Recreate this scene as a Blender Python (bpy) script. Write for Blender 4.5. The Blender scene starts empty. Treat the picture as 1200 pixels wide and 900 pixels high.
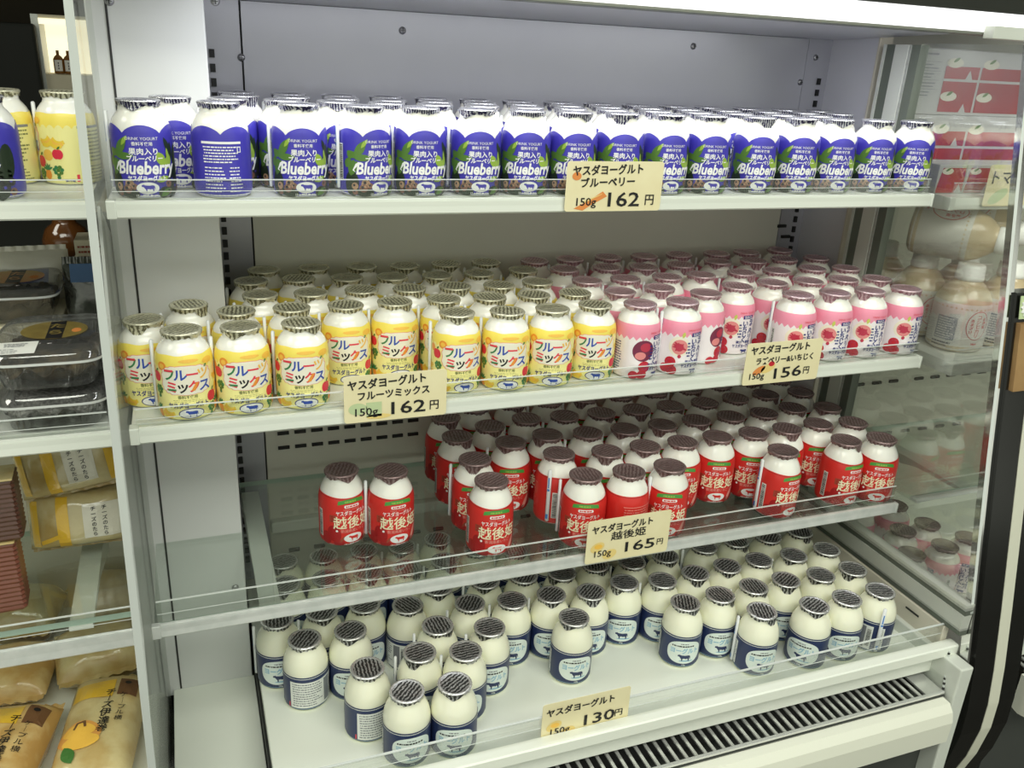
import bpy, bmesh, math, random
from mathutils import Vector, Matrix
random.seed(7)
S = bpy.context.scene
C = S.collection
Z0 = 1.45                                   # camera height above the floor

# ------------------------------------------------------------------ camera
cam_d = bpy.data.cameras.new('camera'); cam = bpy.data.objects.new('camera', cam_d); C.objects.link(cam)
cam_d.sensor_width = 36.0; cam_d.lens = 36.0 * 1007.49 / 1200.0; cam_d.clip_start = 0.01
_r = Vector((0.93595, -0.34851, 0.05048)); _u = Vector((0.08241, 0.35615, 0.93079)); _f = Vector((0.34236, 0.86701, -0.36206))
_m = Matrix((( _r.x, _u.x, -_f.x), (_r.y, _u.y, -_f.y), (_r.z, _u.z, -_f.z))).to_4x4()
_m.translation = Vector((0.0597, 0.0, Z0)); cam.matrix_world = _m
S.camera = cam

# ------------------------------------------------------------------ world, lights, exposure
w = bpy.data.worlds.new('world'); S.world = w; w.use_nodes = True
w.node_tree.nodes['Background'].inputs[0].default_value = (0.92, 0.96, 0.82, 1)
w.node_tree.nodes['Background'].inputs[1].default_value = 0.85
S.view_settings.view_transform = 'Standard'; S.view_settings.look = 'None'
S.view_settings.gamma = 1.0; S.view_settings.use_curve_mapping = False
S.view_settings.exposure = 0.05
S.cycles.max_bounces = 10; S.cycles.transparent_max_bounces = 24; S.cycles.diffuse_bounces = 7
S.cycles.caustics_reflective = False; S.cycles.caustics_refractive = False

def area(name, loc, size, energy, color, direction):
    d = bpy.data.lights.new(name, 'AREA'); d.shape = 'RECTANGLE'; d.size, d.size_y = size
    d.energy = energy; d.color = color
    o = bpy.data.objects.new(name, d); C.objects.link(o); o.location = loc
    o.rotation_euler = Vector(direction).to_track_quat('-Z', 'Y').to_euler()
    return o
area('canopy_tube_light', (0.49, 0.812, Z0 + 0.038), (0.82, 0.03), 1.2, (0.93, 0.95, 1.0), (0, 0.12, -1))
area('neighbour_tube_light', (1.30, 0.812, Z0 + 0.038), (0.6, 0.03), 0.28, (0.95, 0.97, 1.0), (0, 0.12, -1))
area('store_ceiling_light', (0.30, -0.55, Z0 + 1.25), (2.6, 1.0), 54.0, (0.98, 1.0, 0.88), (0.05, 0.75, -1))
area('store_aisle_light', (-1.6, 0.5, Z0 + 1.25), (0.8, 0.8), 16.0, (1.0, 0.98, 0.86), (0, 0, -1))

# ------------------------------------------------------------------ materials
MATS = {}
def mat(name, col, rough=0.5, metal=0.0, emit=0.0, spec=0.5, coat=0.0, noise=None, bump=None, trans=0.0, sss=0.0):
    m = bpy.data.materials.new(name); m.use_nodes = True; nt = m.node_tree; b = nt.nodes['Principled BSDF']
    b.inputs['Base Color'].default_value = (*col, 1); b.inputs['Roughness'].default_value = rough
    b.inputs['Metallic'].default_value = metal; b.inputs['Specular IOR Level'].default_value = spec
    b.inputs['Coat Weight'].default_value = coat; b.inputs['Coat Roughness'].default_value = 0.08
    if emit: b.inputs['Emission Color'].default_value = (*col, 1); b.inputs['Emission Strength'].default_value = emit
    if sss:
        b.inputs['Subsurface Weight'].default_value = sss; b.inputs['Subsurface Radius'].default_value = (1, .9, .7); b.inputs['Subsurface Scale'].default_value = 0.006
    if noise:                                # (scale, second colour)
        tc = nt.nodes.new('ShaderNodeTexCoord'); n = nt.nodes.new('ShaderNodeTexNoise'); n.inputs['Scale'].default_value = noise[0]
        n.inputs['Detail'].default_value = 4
        r = nt.nodes.new('ShaderNodeValToRGB'); r.color_ramp.elements[0].color = (*col, 1); r.color_ramp.elements[1].color = (*noise[1], 1)
        r.color_ramp.elements[0].position = .4; r.color_ramp.elements[1].position = .62
        nt.links.new(tc.outputs['Object'], n.inputs['Vector']); nt.links.new(n.outputs[0], r.inputs[0]); nt.links.new(r.outputs[0], b.inputs['Base Color'])
    if bump:                                 # (scale, strength)
        tc = nt.nodes.new('ShaderNodeTexCoord'); n = nt.nodes.new('ShaderNodeTexNoise'); n.inputs['Scale'].default_value = bump[0]
        n.inputs['Detail'].default_value = 3
        bp = nt.nodes.new('ShaderNodeBump'); bp.inputs['Strength'].default_value = bump[1]; bp.inputs['Distance'].default_value = 0.002
        nt.links.new(tc.outputs['Object'], n.inputs['Vector']); nt.links.new(n.outputs[0], bp.inputs['Height']); nt.links.new(bp.outputs[0], b.inputs['Normal'])
    MATS[name] = m
    return m
def foil(name, a, b_, scale=520, rough=0.34, metal=0.45, thr=.5):
    """pull-off foil lid: metal printed with rows of slanted dark marks"""
    m = bpy.data.materials.new(name); m.use_nodes = True; nt = m.node_tree; p = nt.nodes['Principled BSDF']
    p.inputs['Metallic'].default_value = metal; p.inputs['Roughness'].default_value = rough
    tc = nt.nodes.new('ShaderNodeTexCoord'); mp = nt.nodes.new('ShaderNodeMapping'); mp.inputs['Rotation'].default_value = (0, 0, .6)
    wv = nt.nodes.new('ShaderNodeTexWave'); wv.inputs['Scale'].default_value = scale / 6.28; wv.inputs['Distortion'].default_value = 3.2; wv.inputs['Detail'].default_value = 2; wv.inputs['Detail Scale'].default_value = 3
    ns = nt.nodes.new('ShaderNodeTexNoise'); ns.inputs['Scale'].default_value = 700
    mx = nt.nodes.new('ShaderNodeMath'); mx.operation = 'MULTIPLY'
    r = nt.nodes.new('ShaderNodeValToRGB'); r.color_ramp.elements[0].color = (*b_, 1); r.color_ramp.elements[1].color = (*a, 1)
    r.color_ramp.elements[0].position = thr * .30; r.color_ramp.elements[1].position = thr * .62
    bn = nt.nodes.new('ShaderNodeTexNoise'); bn.inputs['Scale'].default_value = 260; bp = nt.nodes.new('ShaderNodeBump'); bp.inputs['Strength'].default_value = .5; bp.inputs['Distance'].default_value = .0012
    L = nt.links
    L.new(tc.outputs['Object'], mp.inputs[0]); L.new(mp.outputs[0], wv.inputs['Vector']); L.new(tc.outputs['Object'], ns.inputs['Vector'])
    L.new(wv.outputs['Fac'], mx.inputs[0]); L.new(ns.outputs[0], mx.inputs[1]); L.new(mx.outputs[0], r.inputs[0]); L.new(r.outputs[0], p.inputs['Base Color'])
    L.new(tc.outputs['Object'], bn.inputs['Vector']); L.new(bn.outputs[0], bp.inputs['Height']); L.new(bp.outputs[0], p.inputs['Normal'])
    MATS[name] = m
def glass(name, tint=(1, 1, 1), refl=0.06, rough=0.02, milk=0.0, milkcol=(.85, .87, .85), edge=0.5):
    """thin clear sheet: mostly see-through, a reflection that grows at grazing angles, optional haze"""
    m = bpy.data.materials.new(name); m.use_nodes = True; nt = m.node_tree
    for n in list(nt.nodes): nt.nodes.remove(n)
    out = nt.nodes.new('ShaderNodeOutputMaterial'); t = nt.nodes.new('ShaderNodeBsdfTransparent'); t.inputs[0].default_value = (*tint, 1)
    g = nt.nodes.new('ShaderNodeBsdfGlossy'); g.inputs['Roughness'].default_value = rough
    lw = nt.nodes.new('ShaderNodeLayerWeight'); lw.inputs[0].default_value = .35
    mr = nt.nodes.new('ShaderNodeMapRange'); mr.inputs['To Min'].default_value = refl; mr.inputs['To Max'].default_value = edge
    mx = nt.nodes.new('ShaderNodeMixShader'); L = nt.links
    L.new(lw.outputs['Fresnel'], mr.inputs['Value']); L.new(mr.outputs[0], mx.inputs[0]); L.new(t.outputs[0], mx.inputs[1]); L.new(g.outputs[0], mx.inputs[2])
    last = mx
    if milk:
        d = nt.nodes.new('ShaderNodeBsdfDiffuse'); d.inputs[0].default_value = (*milkcol, 1)
        m2 = nt.nodes.new('ShaderNodeMixShader'); m2.inputs[0].default_value = milk
        L.new(mx.outputs[0], m2.inputs[1]); L.new(d.outputs[0], m2.inputs[2]); last = m2
    L.new(last.outputs[0], out.inputs[0]); MATS[name] = m

mat('white_enamel', (.80, .82, .78), .35, noise=(3, (.76, .78, .74)))
mat('rail_white', (.68, .71, .65), .3, coat=.2)
mat('pane_edge', (.46, .49, .47), .2, coat=.6)
mat('rail_grey', (.62, .65, .63), .3, metal=.3, noise=(60, (.70, .72, .70)))
mat('panel_grey', (.40, .40, .44), .28, metal=.2, spec=.6, noise=(5, (.37, .37, .415)))
mat('panel_light', (.66, .66, .71), .35, metal=.1)
mat('panel_lower', (.66, .655, .58), .5, noise=(4, (.62, .615, .54)))
mat('column_white', (.70, .71, .71), .28, coat=.3)
mat('beige_wall', (.66, .62, .52), .5)
mat('deck_white', (.84, .87, .79), .35)
mat('bumper_cream', (.80, .81, .70), .35)
mat('slot_black', (.006, .006, .006), .6)
mat('seam_dark', (.03, .03, .03), .7)
mat('screw_metal', (.35, .35, .36), .3, metal=.9)
mat('alu', (.55, .57, .53), .35, metal=.5, noise=(200, (.48, .50, .46)))
mat('alu_light', (.66, .68, .62), .35, metal=.3)
mat('alu_dark', (.16, .18, .15), .45, metal=.4)
mat('chrome', (.75, .75, .74), .08, metal=1)
mat('steel', (.72, .73, .71), .22, metal=.55)
mat('kick_grey', (.055, .06, .055), .5)
mat('black_gloss', (.008, .008, .007), .18)
mat('trim_ivory', (.66, .66, .55), .5)
mat('wood', (.36, .22, .09), .55, noise=(14, (.24, .13, .05)))
mat('glowing_beam', (1.0, 1.0, 1.0), .4, emit=1.1)  # white beam with glow added to its colour, as if overexposed by room light
mat('canopy_lip', (.22, .23, .20), .45, metal=.3)
mat('wall_dark', (.040, .032, .016), .8, noise=(2, (.028, .022, .012)))
mat('partition_black', (.010, .012, .008), .7)
mat('floor_mat', (.10, .095, .085), .5, noise=(4, (.07, .066, .06)))
mat('ceiling_mat', (.075, .085, .065), .8)
mat('backlight', (1.0, .93, .66), .5, emit=1.0)
mat('downlight', (1.0, .95, .85), .5, emit=6)
mat('amber_glass', (.22, .10, .025), .15, coat=.5)
mat('brown_glaze', (.12, .045, .012), .12, coat=.6)
mat('cream_box', (.72, .66, .48), .6)
mat('paper_white', (.82, .82, .78), .6)
mat('card_paper', (.80, .73, .47), .6, noise=(30, (.77, .69, .43)))
mat('ink', (.006, .006, .007), .6)
# bottle
mat('bottle_white', (.88, .87, .81), .22, coat=.3, sss=.25)
mat('bottle_cream', (.86, .86, .70), .2, coat=.3, sss=.25)
mat('straw_white', (.78, .80, .82), .3)
mat('straw_blue', (.05, .22, .60), .4)
foil('foil_silver_blue', (.66, .66, .70), (.035, .03, .09), thr=.66, metal=.75, scale=900)
foil('foil_gold', (.66, .64, .48), (.16, .15, .09))
foil('foil_pink', (.56, .40, .43), (.34, .17, .21), rough=.36, metal=.4)
foil('foil_mauve', (.30, .22, .22), (.15, .085, .085), rough=.4, metal=.4)
foil('foil_steel', (.50, .50, .50), (.045, .045, .045), thr=.66, metal=.55)
for n_, c_, m_ in (('silver_blue', (.72, .72, .76), .8), ('gold', (.62, .60, .46), .5), ('pink', (.62, .47, .50), .5), ('mauve', (.30, .21, .21), .5), ('steel', (.74, .74, .74), .7)): mat('rim_' + n_, c_, .25, metal=m_, bump=(300, .4))
def ink(n, c, r=.4): mat(n, c, r, coat=.15)
ink('blue_film', (.055, .045, .42)); ink('white_ink', (.86, .86, .86)); ink('leaf_green', (.09, .20, .035)); ink('leaf_bright', (.30, .45, .06)); ink('leaf_dark', (.018, .032, .016))
ink('berry_brown', (.22, .10, .07)); ink('berry_tan', (.45, .27, .16)); ink('berry_black', (.02, .018, .03)); ink('ink_navy', (.02, .03, .20)); ink('ink_black', (.012, .012, .014))
ink('yellow_film', (.90, .74, .13)); ink('yellow_pale', (.90, .84, .34)); ink('cloud_cream', (.86, .83, .70)); ink('pink_line', (.80, .30, .25)); ink('orange', (.82, .30, .04)); ink('orange_light', (.88, .52, .08))
ink('apple_red', (.70, .03, .06)); ink('banana', (.86, .60, .05)); ink('text_green', (.04, .22, .08)); ink('text_red', (.75, .05, .08)); ink('text_blue', (.03, .08, .42)); ink('olive_text', (.20, .22, .08))
ink('pink_band', (.85, .30, .42)); ink('pink_pale', (.86, .80, .83)); ink('fig_red', (.50, .03, .07)); ink('fig_pink', (.75, .25, .25)); ink('fig_cream', (.86, .80, .66)); ink('fig_purple', (.18, .02, .06)); ink('rasp_red', (.55, .015, .03)); ink('stem_green', (.55, .58, .12))
ink('red_film', (.64, .028, .022)); ink('red_deep', (.36, .008, .010)); ink('red_pink', (.78, .30, .26)); ink('ribbon_green', (.06, .30, .05)); ink('title_cream', (.86, .80, .56)); ink('stamp_brown', (.32, .06, .03))
ink('navy_film', (.018, .032, .105)); ink('oval_pale', (.76, .84, .80)); ink('sky_text', (.30, .52, .66)); ink('grey_text', (.22, .23, .25)); ink('label_white', (.80, .82, .78))
glass('acrylic', (.985, .995, .985), .02, .03, milk=.004, edge=.22)
glass('shelf_glass', (.955, .98, .96), .03, .02, milk=.012, milkcol=(.6, .7, .62), edge=.30)
glass('side_glass', (.975, .985, .97), .035, .03, milk=.03, milkcol=(.62, .65, .58), edge=.30)
mat('acrylic_edge', (.68, .72, .70), .25, coat=.4)
mat('glass_edge', (.45, .58, .50), .2, coat=.4)
glass('film_clear', (.95, .96, .95), .10, .12, milk=.05, edge=.6)
glass('tray_clear', (.96, .965, .96), .13, .06, milk=.05, milkcol=(.75, .75, .75), edge=.6)
mat('tray_rim', (.62, .64, .63), .2, coat=.6)

# ------------------------------------------------------------------ mesh builder
class MB:
    def __init__(s): s.v = []; s.f = []; s.m = []; s.s = []
    def add(s, V, F, m, smooth=False):
        o = len(s.v); s.v += [tuple(p) for p in V]
        for f in F: s.f.append([i + o for i in f]); s.m.append(m); s.s.append(smooth)
        return s
    def box(s, a, b, m, bev=0.0):
        (x0, y0, z0), (x1, y1, z1) = a, b
        if bev <= 0:
            V = [(x0,y0,z0),(x1,y0,z0),(x1,y1,z0),(x0,y1,z0),(x0,y0,z1),(x1,y0,z1),(x1,y1,z1),(x0,y1,z1)]
            return s.add(V, [(3,2,1,0),(4,5,6,7),(0,1,5,4),(1,2,6,5),(2,3,7,6),(3,0,4,7)], m)
        bm = bmesh.new(); bmesh.ops.create_cube(bm, size=1)
        for v in bm.verts: v.co = ((x0+x1)/2 + v.co.x*(x1-x0), (y0+y1)/2 + v.co.y*(y1-y0), (z0+z1)/2 + v.co.z*(z1-z0))
        bmesh.ops.bevel(bm, geom=list(bm.edges), offset=bev, segments=2, affect='EDGES', profile=.5)
        return s.bm(bm, m)
    def bm(s, bm, m, smooth=False):
        bm.verts.index_update(); s.add([v.co[:] for v in bm.verts], [[v.index for v in f.verts] for f in bm.faces], m, smooth); bm.free(); return s
    def lathe(s, prof, m, n=32, cx=0, cy=0, cz=0, smooth=True):
        V = []; F = []
        for (r, z) in prof:
            for k in range(n): a = 2*math.pi*k/n; V.append((cx + r*math.sin(a), cy - r*math.cos(a), cz + z))
        for i in range(len(prof)-1):
            for k in range(n): k2 = (k+1) % n; F.append((i*n+k, i*n+k2, (i+1)*n+k2, (i+1)*n+k))
        return s.add(V, F, m, smooth)
    def prism(s, poly, axis, a, b, m, smooth=False):
        """polygon given in the two other axes (order x,y,z) swept along axis from a to b"""
        ar = sum(p[0]*q[1] - q[0]*p[1] for p, q in zip(poly, poly[1:] + poly[:1])) * (-1 if axis == 1 else 1)
        if ar < 0: poly = poly[::-1]
        n = len(poly)
        def p(q, t): return {0: (t, q[0], q[1]), 1: (q[0], t, q[1]), 2: (q[0], q[1], t)}[axis]
        V = [p(q, a) for q in poly] + [p(q, b) for q in poly]
        F = [(i, (i+1) % n, n + (i+1) % n, n + i) for i in range(n)]
        s.add(V, F, m, smooth)
        return s.add(V, [list(range(n))[::-1], [n + i for i in range(n)]], m, False)
    def tube(s, pts, r, m, n=10):
        V = []; F = []; P = [Vector(p) for p in pts]
        for i, p in enumerate(P):
            t = (P[min(i+1, len(P)-1)] - P[max(i-1, 0)]).normalized(); q = t.to_track_quat('Z', 'Y')
            for k in range(n): V.append(p + q @ Vector((r*math.cos(2*math.pi*k/n), r*math.sin(2*math.pi*k/n), 0)))
        for i in range(len(P)-1):
            for k in range(n): k2 = (k+1) % n; F.append((i*n+k, i*n+k2, (i+1)*n+k2, (i+1)*n+k))
        F.append(list(range(n))[::-1]); F.append([(len(P)-1)*n + k for k in range(n)])
        return s.add(V, F, m, True)
    def grid(s, fn, nu, nv, m, smooth=True):
        V = [fn(i/nu, j/nv) for j in range(nv+1) for i in range(nu+1)]
        F = [(j*(nu+1)+i, j*(nu+1)+i+1, (j+1)*(nu+1)+i+1, (j+1)*(nu+1)+i) for j in range(nv) for i in range(nu)]
        return s.add(V, F, m, smooth)
    def mesh(s, name):
        me = bpy.data.meshes.new(name); me.from_pydata(s.v, [], s.f)
        slots = []
        for m in s.m:
            if m not in slots: slots.append(m)
        for m in slots: me.materials.append(MATS[m])
        idx = {m: i for i, m in enumerate(slots)}
        me.polygons.foreach_set('material_index', [idx[m] for m in s.m]); me.polygons.foreach_set('use_smooth', s.s); me.update()
        return me
    def build(s, name, parent=None, loc=(0,0,0), rot=(0,0,0)):
        o = bpy.data.objects.new(name, s.mesh(name)); C.objects.link(o)
        if parent is not None: o.parent = parent
        o.location = loc; o.rotation_euler = rot
        return o
def tag(o, label=None, cat=None, group=None, kind=None):
    if label: o['label'] = label
    if cat: o['category'] = cat
    if group: o['group'] = group
    if kind: o['kind'] = kind
    return o
def thing(name, label, cat, loc=(0,0,0), rot=(0,0,0), group=None):
    o = bpy.data.objects.new(name, None); o.empty_display_size = .02; C.objects.link(o); o.location = loc; o.rotation_euler = rot
    return tag(o, label, cat, group)
def ZZ(z): return Z0 + z

# ------------------------------------------------------------------ flat art: shapes and lettering in mm, later wrapped on a bottle or laid on a card
_tc = {}
def text_mesh(body, off=0.0, shear=0.0):
    k = (body, off, shear)
    if k in _tc: return _tc[k]
    c = bpy.data.curves.new('t', 'FONT'); c.body = body; c.size = 1; c.offset = off; c.shear = shear; c.align_x = 'CENTER'; c.resolution_u = 2
    o = bpy.data.objects.new('t', c); C.objects.link(o)
    dg = bpy.context.evaluated_depsgraph_get(); dg.update()
    me = bpy.data.meshes.new_from_object(o.evaluated_get(dg))
    V = [(v.co.x, v.co.y) for v in me.vertices]; F = [list(p.vertices) for p in me.polygons]
    bpy.data.objects.remove(o); bpy.data.curves.remove(c); bpy.data.meshes.remove(me)
    _tc[k] = (V, F); return _tc[k]
COW = [(-.50,.18),(-.44,.27),(-.36,.25),(-.34,.31),(-.30,.25),(-.22,.22),(.05,.20),(.30,.22),(.42,.20),(.48,.12),(.50,-.12),(.46,-.12),(.45,.02),(.42,.0),(.40,-.30),(.31,-.30),(.30,-.10),(.20,-.08),(.14,-.13),(.08,-.08),(-.10,-.08),(-.11,-.30),(-.19,-.30),(-.20,-.12),(-.27,-.05),(-.32,.05),(-.40,.10),(-.47,.10)]
class Flat:
    def __init__(s): s.e = []
    def poly(s, pts, m, layer=1): s.e.append((list(pts), [list(range(len(pts)))], m, layer))
    def rect(s, x0, y0, x1, y1, m, layer=1): s.poly([(x0,y0),(x1,y0),(x1,y1),(x0,y1)], m, layer)
    def ell(s, cx, cy, rx, ry, m, layer=1, n=20, rot=0):
        c, d = math.cos(rot), math.sin(rot); P = []
        for k in range(n):
            a = 2*math.pi*k/n; x, y = rx*math.cos(a), ry*math.sin(a); P.append((cx + c*x - d*y, cy + d*x + c*y))
        s.poly(P, m, layer)
    def leaf(s, x, y, L, W, rot, m, layer=1):
        c, d = math.cos(rot), math.sin(rot); P = []
        for k in range(9): t = k/8; P.append((t*L, W*.5*math.sin(math.pi*t)**.8))
        for k in range(7, 0, -1): t = k/8; P.append((t*L, -W*.5*math.sin(math.pi*t)**.8))
        s.poly([(x + c*a - d*b, y + d*a + c*b) for a, b in P], m, layer)
    def text(s, t, x, y, size, m, layer=3, off=0.02, shear=0, rot=0, sx=1.0, width=None):
        V, F = text_mesh(t, off, shear)
        if not V: return
        if width: wd = max(v[0] for v in V) - min(v[0] for v in V); sx = width / (wd * size)
        c, d = math.cos(rot), math.sin(rot)
        s.e.append(([(x + c*a*size*sx - d*b*size, y + d*a*size*sx + c*b*size) for a, b in V], F, m, layer))
    def cow(s, x, y, w, m, layer=3, flip=1): s.poly([(x + flip*a*w, y + b*w) for a, b in COW], m, layer)
    def bars(s, x0, y0, x1, y1, rows, m, layer=2, seed=1, fill=.55):
        """rows of small print too fine to read: broken strokes"""
        rg = random.Random(seed); h = (y1 - y0) / rows
        for r in range(rows):
            y = y1 - (r + .8)*h; x = x0 + rg.random()*1.5; end = x1 - rg.random()*(x1-x0)*.25
            while x < end - .5:
                L = rg.uniform(.8, 3.2); s.rect(x, y, min(x + L, end), y + h*fill, m, layer); x += L + rg.uniform(.35, .8)
    def barcode(s, x0, y0, x1, y1, layer=2, seed=3, vertical=True):
        s.rect(x0, y0, x1, y1, 'label_white', layer); rg = random.Random(seed); y = y0 + .7
        while y < y1 - 1.0:
            h = rg.choice((.35, .6, .9)); s.rect(x0 + .7, y, x1 - .7, y + h, 'ink_black', layer + 1); y += h + rg.choice((.4, .6))
    def pieces(s, step=None, vcuts=()):
        for V, F, m, layer in s.e:
            bm = bmesh.new(); vs = [bm.verts.new((a, b, 0)) for a, b in V]
            for f in F:
                try: bm.faces.new([vs[i] for i in f])
                except ValueError: pass
            bmesh.ops.triangulate(bm, faces=bm.faces[:])
            bm.normal_update()
            fl = [f for f in bm.faces if f.normal.z < 0]
            if fl: bmesh.ops.reverse_faces(bm, faces=fl)
            if step:
                x0 = min(v.co.x for v in bm.verts); x1 = max(v.co.x for v in bm.verts)
                k = math.floor(x0/step) + 1
                while k*step < x1:
                    bmesh.ops.bisect_plane(bm, geom=bm.verts[:] + bm.edges[:] + bm.faces[:], plane_co=(k*step, 0, 0), plane_no=(1, 0, 0)); k += 1
            if vcuts:
                y0 = min(v.co.y for v in bm.verts); y1 = max(v.co.y for v in bm.verts)
                for c in vcuts:
                    if y0 < c < y1: bmesh.ops.bisect_plane(bm, geom=bm.verts[:] + bm.edges[:] + bm.faces[:], plane_co=(0, c, 0), plane_no=(0, 1, 0))
            bm.verts.index_update()
            yield [(v.co.x, v.co.y) for v in bm.verts], [[v.index for v in f.verts] for f in bm.faces], m, layer
            bm.free()
    def wrap(s, mb, R, prof, base=.00036, dl=.00013, step=3.2):
        """R nominal radius (m), prof(v in m) -> radius; u,v in mm; u=0 faces -Y"""
        for V, F, m, layer in s.pieces(step, (1.2, 2.3, 4.2, 6, 10, 20, 30, 40, 47.5, 51, 53, 55.5, 57, 58.5, 60, 61)):
            W = []
            for u, v in V:
                a = u*.001/R; r = prof(v*.001) + base + dl*layer; W.append((r*math.sin(a), -r*math.cos(a), v*.001))
            mb.add(W, F, m, False)
    def lay(s, mb, org, ux, uy, base=.0002, dl=.00015):
        """mm coordinates onto a plane"""
        org, ux, uy = Vector(org), Vector(ux), Vector(uy); nn = ux.cross(uy).normalized()
        for V, F, m, layer in s.pieces():
            mb.add([org + ux*(a*.001) + uy*(b*.001) + nn*(base + dl*layer) for a, b in V], F, m, False)
def prof_fn(P):
    def f(z):
        for (r0, z0), (r1, z1) in zip(P, P[1:]):
            if z0 <= z <= z1 and z1 > z0: return r0 + (r1 - r0)*(z - z0)/(z1 - z0)
        return P[-1][0] if z > P[-1][1] else P[0][0]
    return f
# ------------------------------------------------------------------ the room
def shell(name, a, b, m):
    return tag(MB().box(a, b, m).build(name), kind='structure')
shell('floor', (-4, -2.2, -.02), (4.5, 6.2, 0), 'floor_mat')
shell('ceiling', (-4, -2.2, Z0 + 1.42), (4.5, 6.2, Z0 + 1.46), 'ceiling_mat')
shell('wall_back', (-4, 6.0, 0), (4.5, 6.1, Z0 + 1.42), 'wall_dark')
shell('wall_left', (-4.1, -2.2, 0), (-4, 6.0, Z0 + 1.42), 'wall_dark')
shell('wall_right', (4.5, -2.2, 0), (4.6, 6.0, Z0 + 1.42), 'wall_dark')

# ------------------------------------------------------------------ the middle refrigerator bay
YB = 1.045                                    # inner back wall
fr = thing('display_refrigerator', 'white open-front display refrigerator holding rows of yogurt bottles on three shelves', 'refrigerator', (0, 0, 0))
b = MB()
b.box((.088, YB, ZZ(-.70)), (.134, YB + .02, ZZ(.045)), 'panel_grey')              # left standard strip
b.box((.136, YB - .002, ZZ(-.165)), (.880, YB + .02, ZZ(.034)), 'panel_grey')      # upper panel, cool grey
b.box((.136, YB - .001, ZZ(-.545)), (.880, YB + .02, ZZ(-.166)), 'panel_lower')
b.box((.134, YB, ZZ(-.70)), (.90, YB + .02, ZZ(-.546)), 'panel_lower')
b.box((.882, YB, ZZ(-.70)), (.922, YB + .02, ZZ(.045)), 'panel_grey')
b.box((.136, YB - .013, ZZ(-.617)), (.92, YB, ZZ(-.600)), 'rail_white', .002)
b.box((.134, YB + .006, ZZ(-.70)), (.922, YB + .02, ZZ(.045)), 'seam_dark')
b.build('back_panel', fr)
def slots(pts, wd, h):
    m = MB()
    for x, z in pts: m.box((x - wd/2, YB - .0035, ZZ(z) - h/2), (x + wd/2, YB, ZZ(z) + h/2), 'slot_black')
    return m
m = slots([(.1035 + 0*z, -.02 - .0148*z) for z in range(44)], .0055, .0085); m.build('standard_slots', fr)
m = slots([(.9075, -.02 - .0148*z) for z in range(44)], .0045, .0085); m.build('standard_slots', fr)
vent = [(.158 + .0215*k, z) for k in range(9) for z in (-.476, -.4965)] + [(.165 + .034*k, -.652) for k in range(20)] + [(.895, -.238), (.885, -.222)]
slots(vent, .0145, .0042).build('vent_slots', fr)
# boxed-out pipe covers at both ends
b = MB(); b.box((-.006, .900, ZZ(-.74)), (.0935, YB + .03, ZZ(.075)), 'column_white', .0015); b.build('pipe_cover', fr)
b = MB(); b.box((.0105, .8992, ZZ(-.731)), (.0125, .8998, ZZ(.07)), 'seam_dark'); b.build('panel_seam', fr)
b = MB(); b.box((.922, .955, ZZ(-.70)), (.944, YB + .03, ZZ(.0425)), 'beige_wall', .0015); b.add([(.9215, .957, ZZ(-.69)), (.9215, YB + .02, ZZ(-.69)), (.9215, YB + .02, ZZ(.07)), (.9215, .957, ZZ(.07))], [(0, 1, 2, 3)], 'panel_light'); b.build('pipe_cover', fr)
def screw(x, y, z, r=.0042):
    s = MB(); s.lathe([(0, .0026), (r*.5, .0024), (r*.9, .0012), (r, 0)], 'screw_metal', 16); s.box((-r*.6, -.0004, .0022), (r*.6, .0004, .0028), 'seam_dark'); s.box((-.0004, -r*.6, .0022), (.0004, r*.6, .0028), 'seam_dark')
    s.build('screw', fr, (x, y, ZZ(z)), (math.pi/2, 0, 0))
for x, y, z in ((.1035, .900, .0275), (.0815, .900, -.602), (.0145, .900, .022), (.134, YB - .001, -.023), (.313, YB - .002, .014), (.699, YB - .002, .016), (.876, YB - .002, -.022), (.897, YB, .011)): screw(x, y, z)
# deck, front lip, air grille, bumper, kick plate
b = MB(); b.box((.099, .63, ZZ(-.705)), (.905, YB, ZZ(-.689)), 'deck_white', .001); b.build('deck_panel', fr)
b = MB(); b.box((.003, .62, ZZ(-.745)), (.0955, .90, ZZ(-.7315)), 'deck_white', .001); b.build('deck_panel', fr)
b = MB(); b.box((.0965, .645, ZZ(-.745)), (.912, YB, ZZ(-.7065)), 'seam_dark'); b.build('deck_tray', fr)
b = MB(); b.box((.9055, .632, ZZ(-.705)), (.912, .955, ZZ(-.682)), 'panel_light'); b.box((.9035, .632, ZZ(-.682)), (.9135, .955, ZZ(-.6408)), 'beige_wall', .001)
for y in (.67, .93): b.box((.9028, y, ZZ(-.654)), (.9036, y + .022, ZZ(-.6515)), 'seam_dark')
b.build('side_wall', fr)
b = MB(); b.prism([(.6165, ZZ(-.6735)), (.6165, ZZ(-.6615)), (.6180, ZZ(-.660)), (.6300, ZZ(-.660)), (.6315, ZZ(-.6615)), (.6315, ZZ(-.690)), (.6300, ZZ(-.690)), (.6300, ZZ(-.6735))], 0, .003, .918, 'deck_white'); b.build('front_lip', fr)
b = MB(); b.box((.003, .6560, ZZ(-.7180)), (.905, .6600, ZZ(-.7060)), 'panel_lower'); b.build('lip_backing', fr)
b = MB(); b.box((.1, .6335, ZZ(-.688)), (.905, .6355, ZZ(-.638)), 'acrylic'); b.box((.1, .6334, ZZ(-.639)), (.905, .6357, ZZ(-.6378)), 'acrylic_edge'); b.box((.1, .6331, ZZ(-.6515)), (.905, .6334, ZZ(-.6508)), 'acrylic_edge'); b.build('deck_fence', fr)
g = MB()
gx0, gx1, gy0, gy1, gz = .003, .893, .603, .655, -.715
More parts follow.
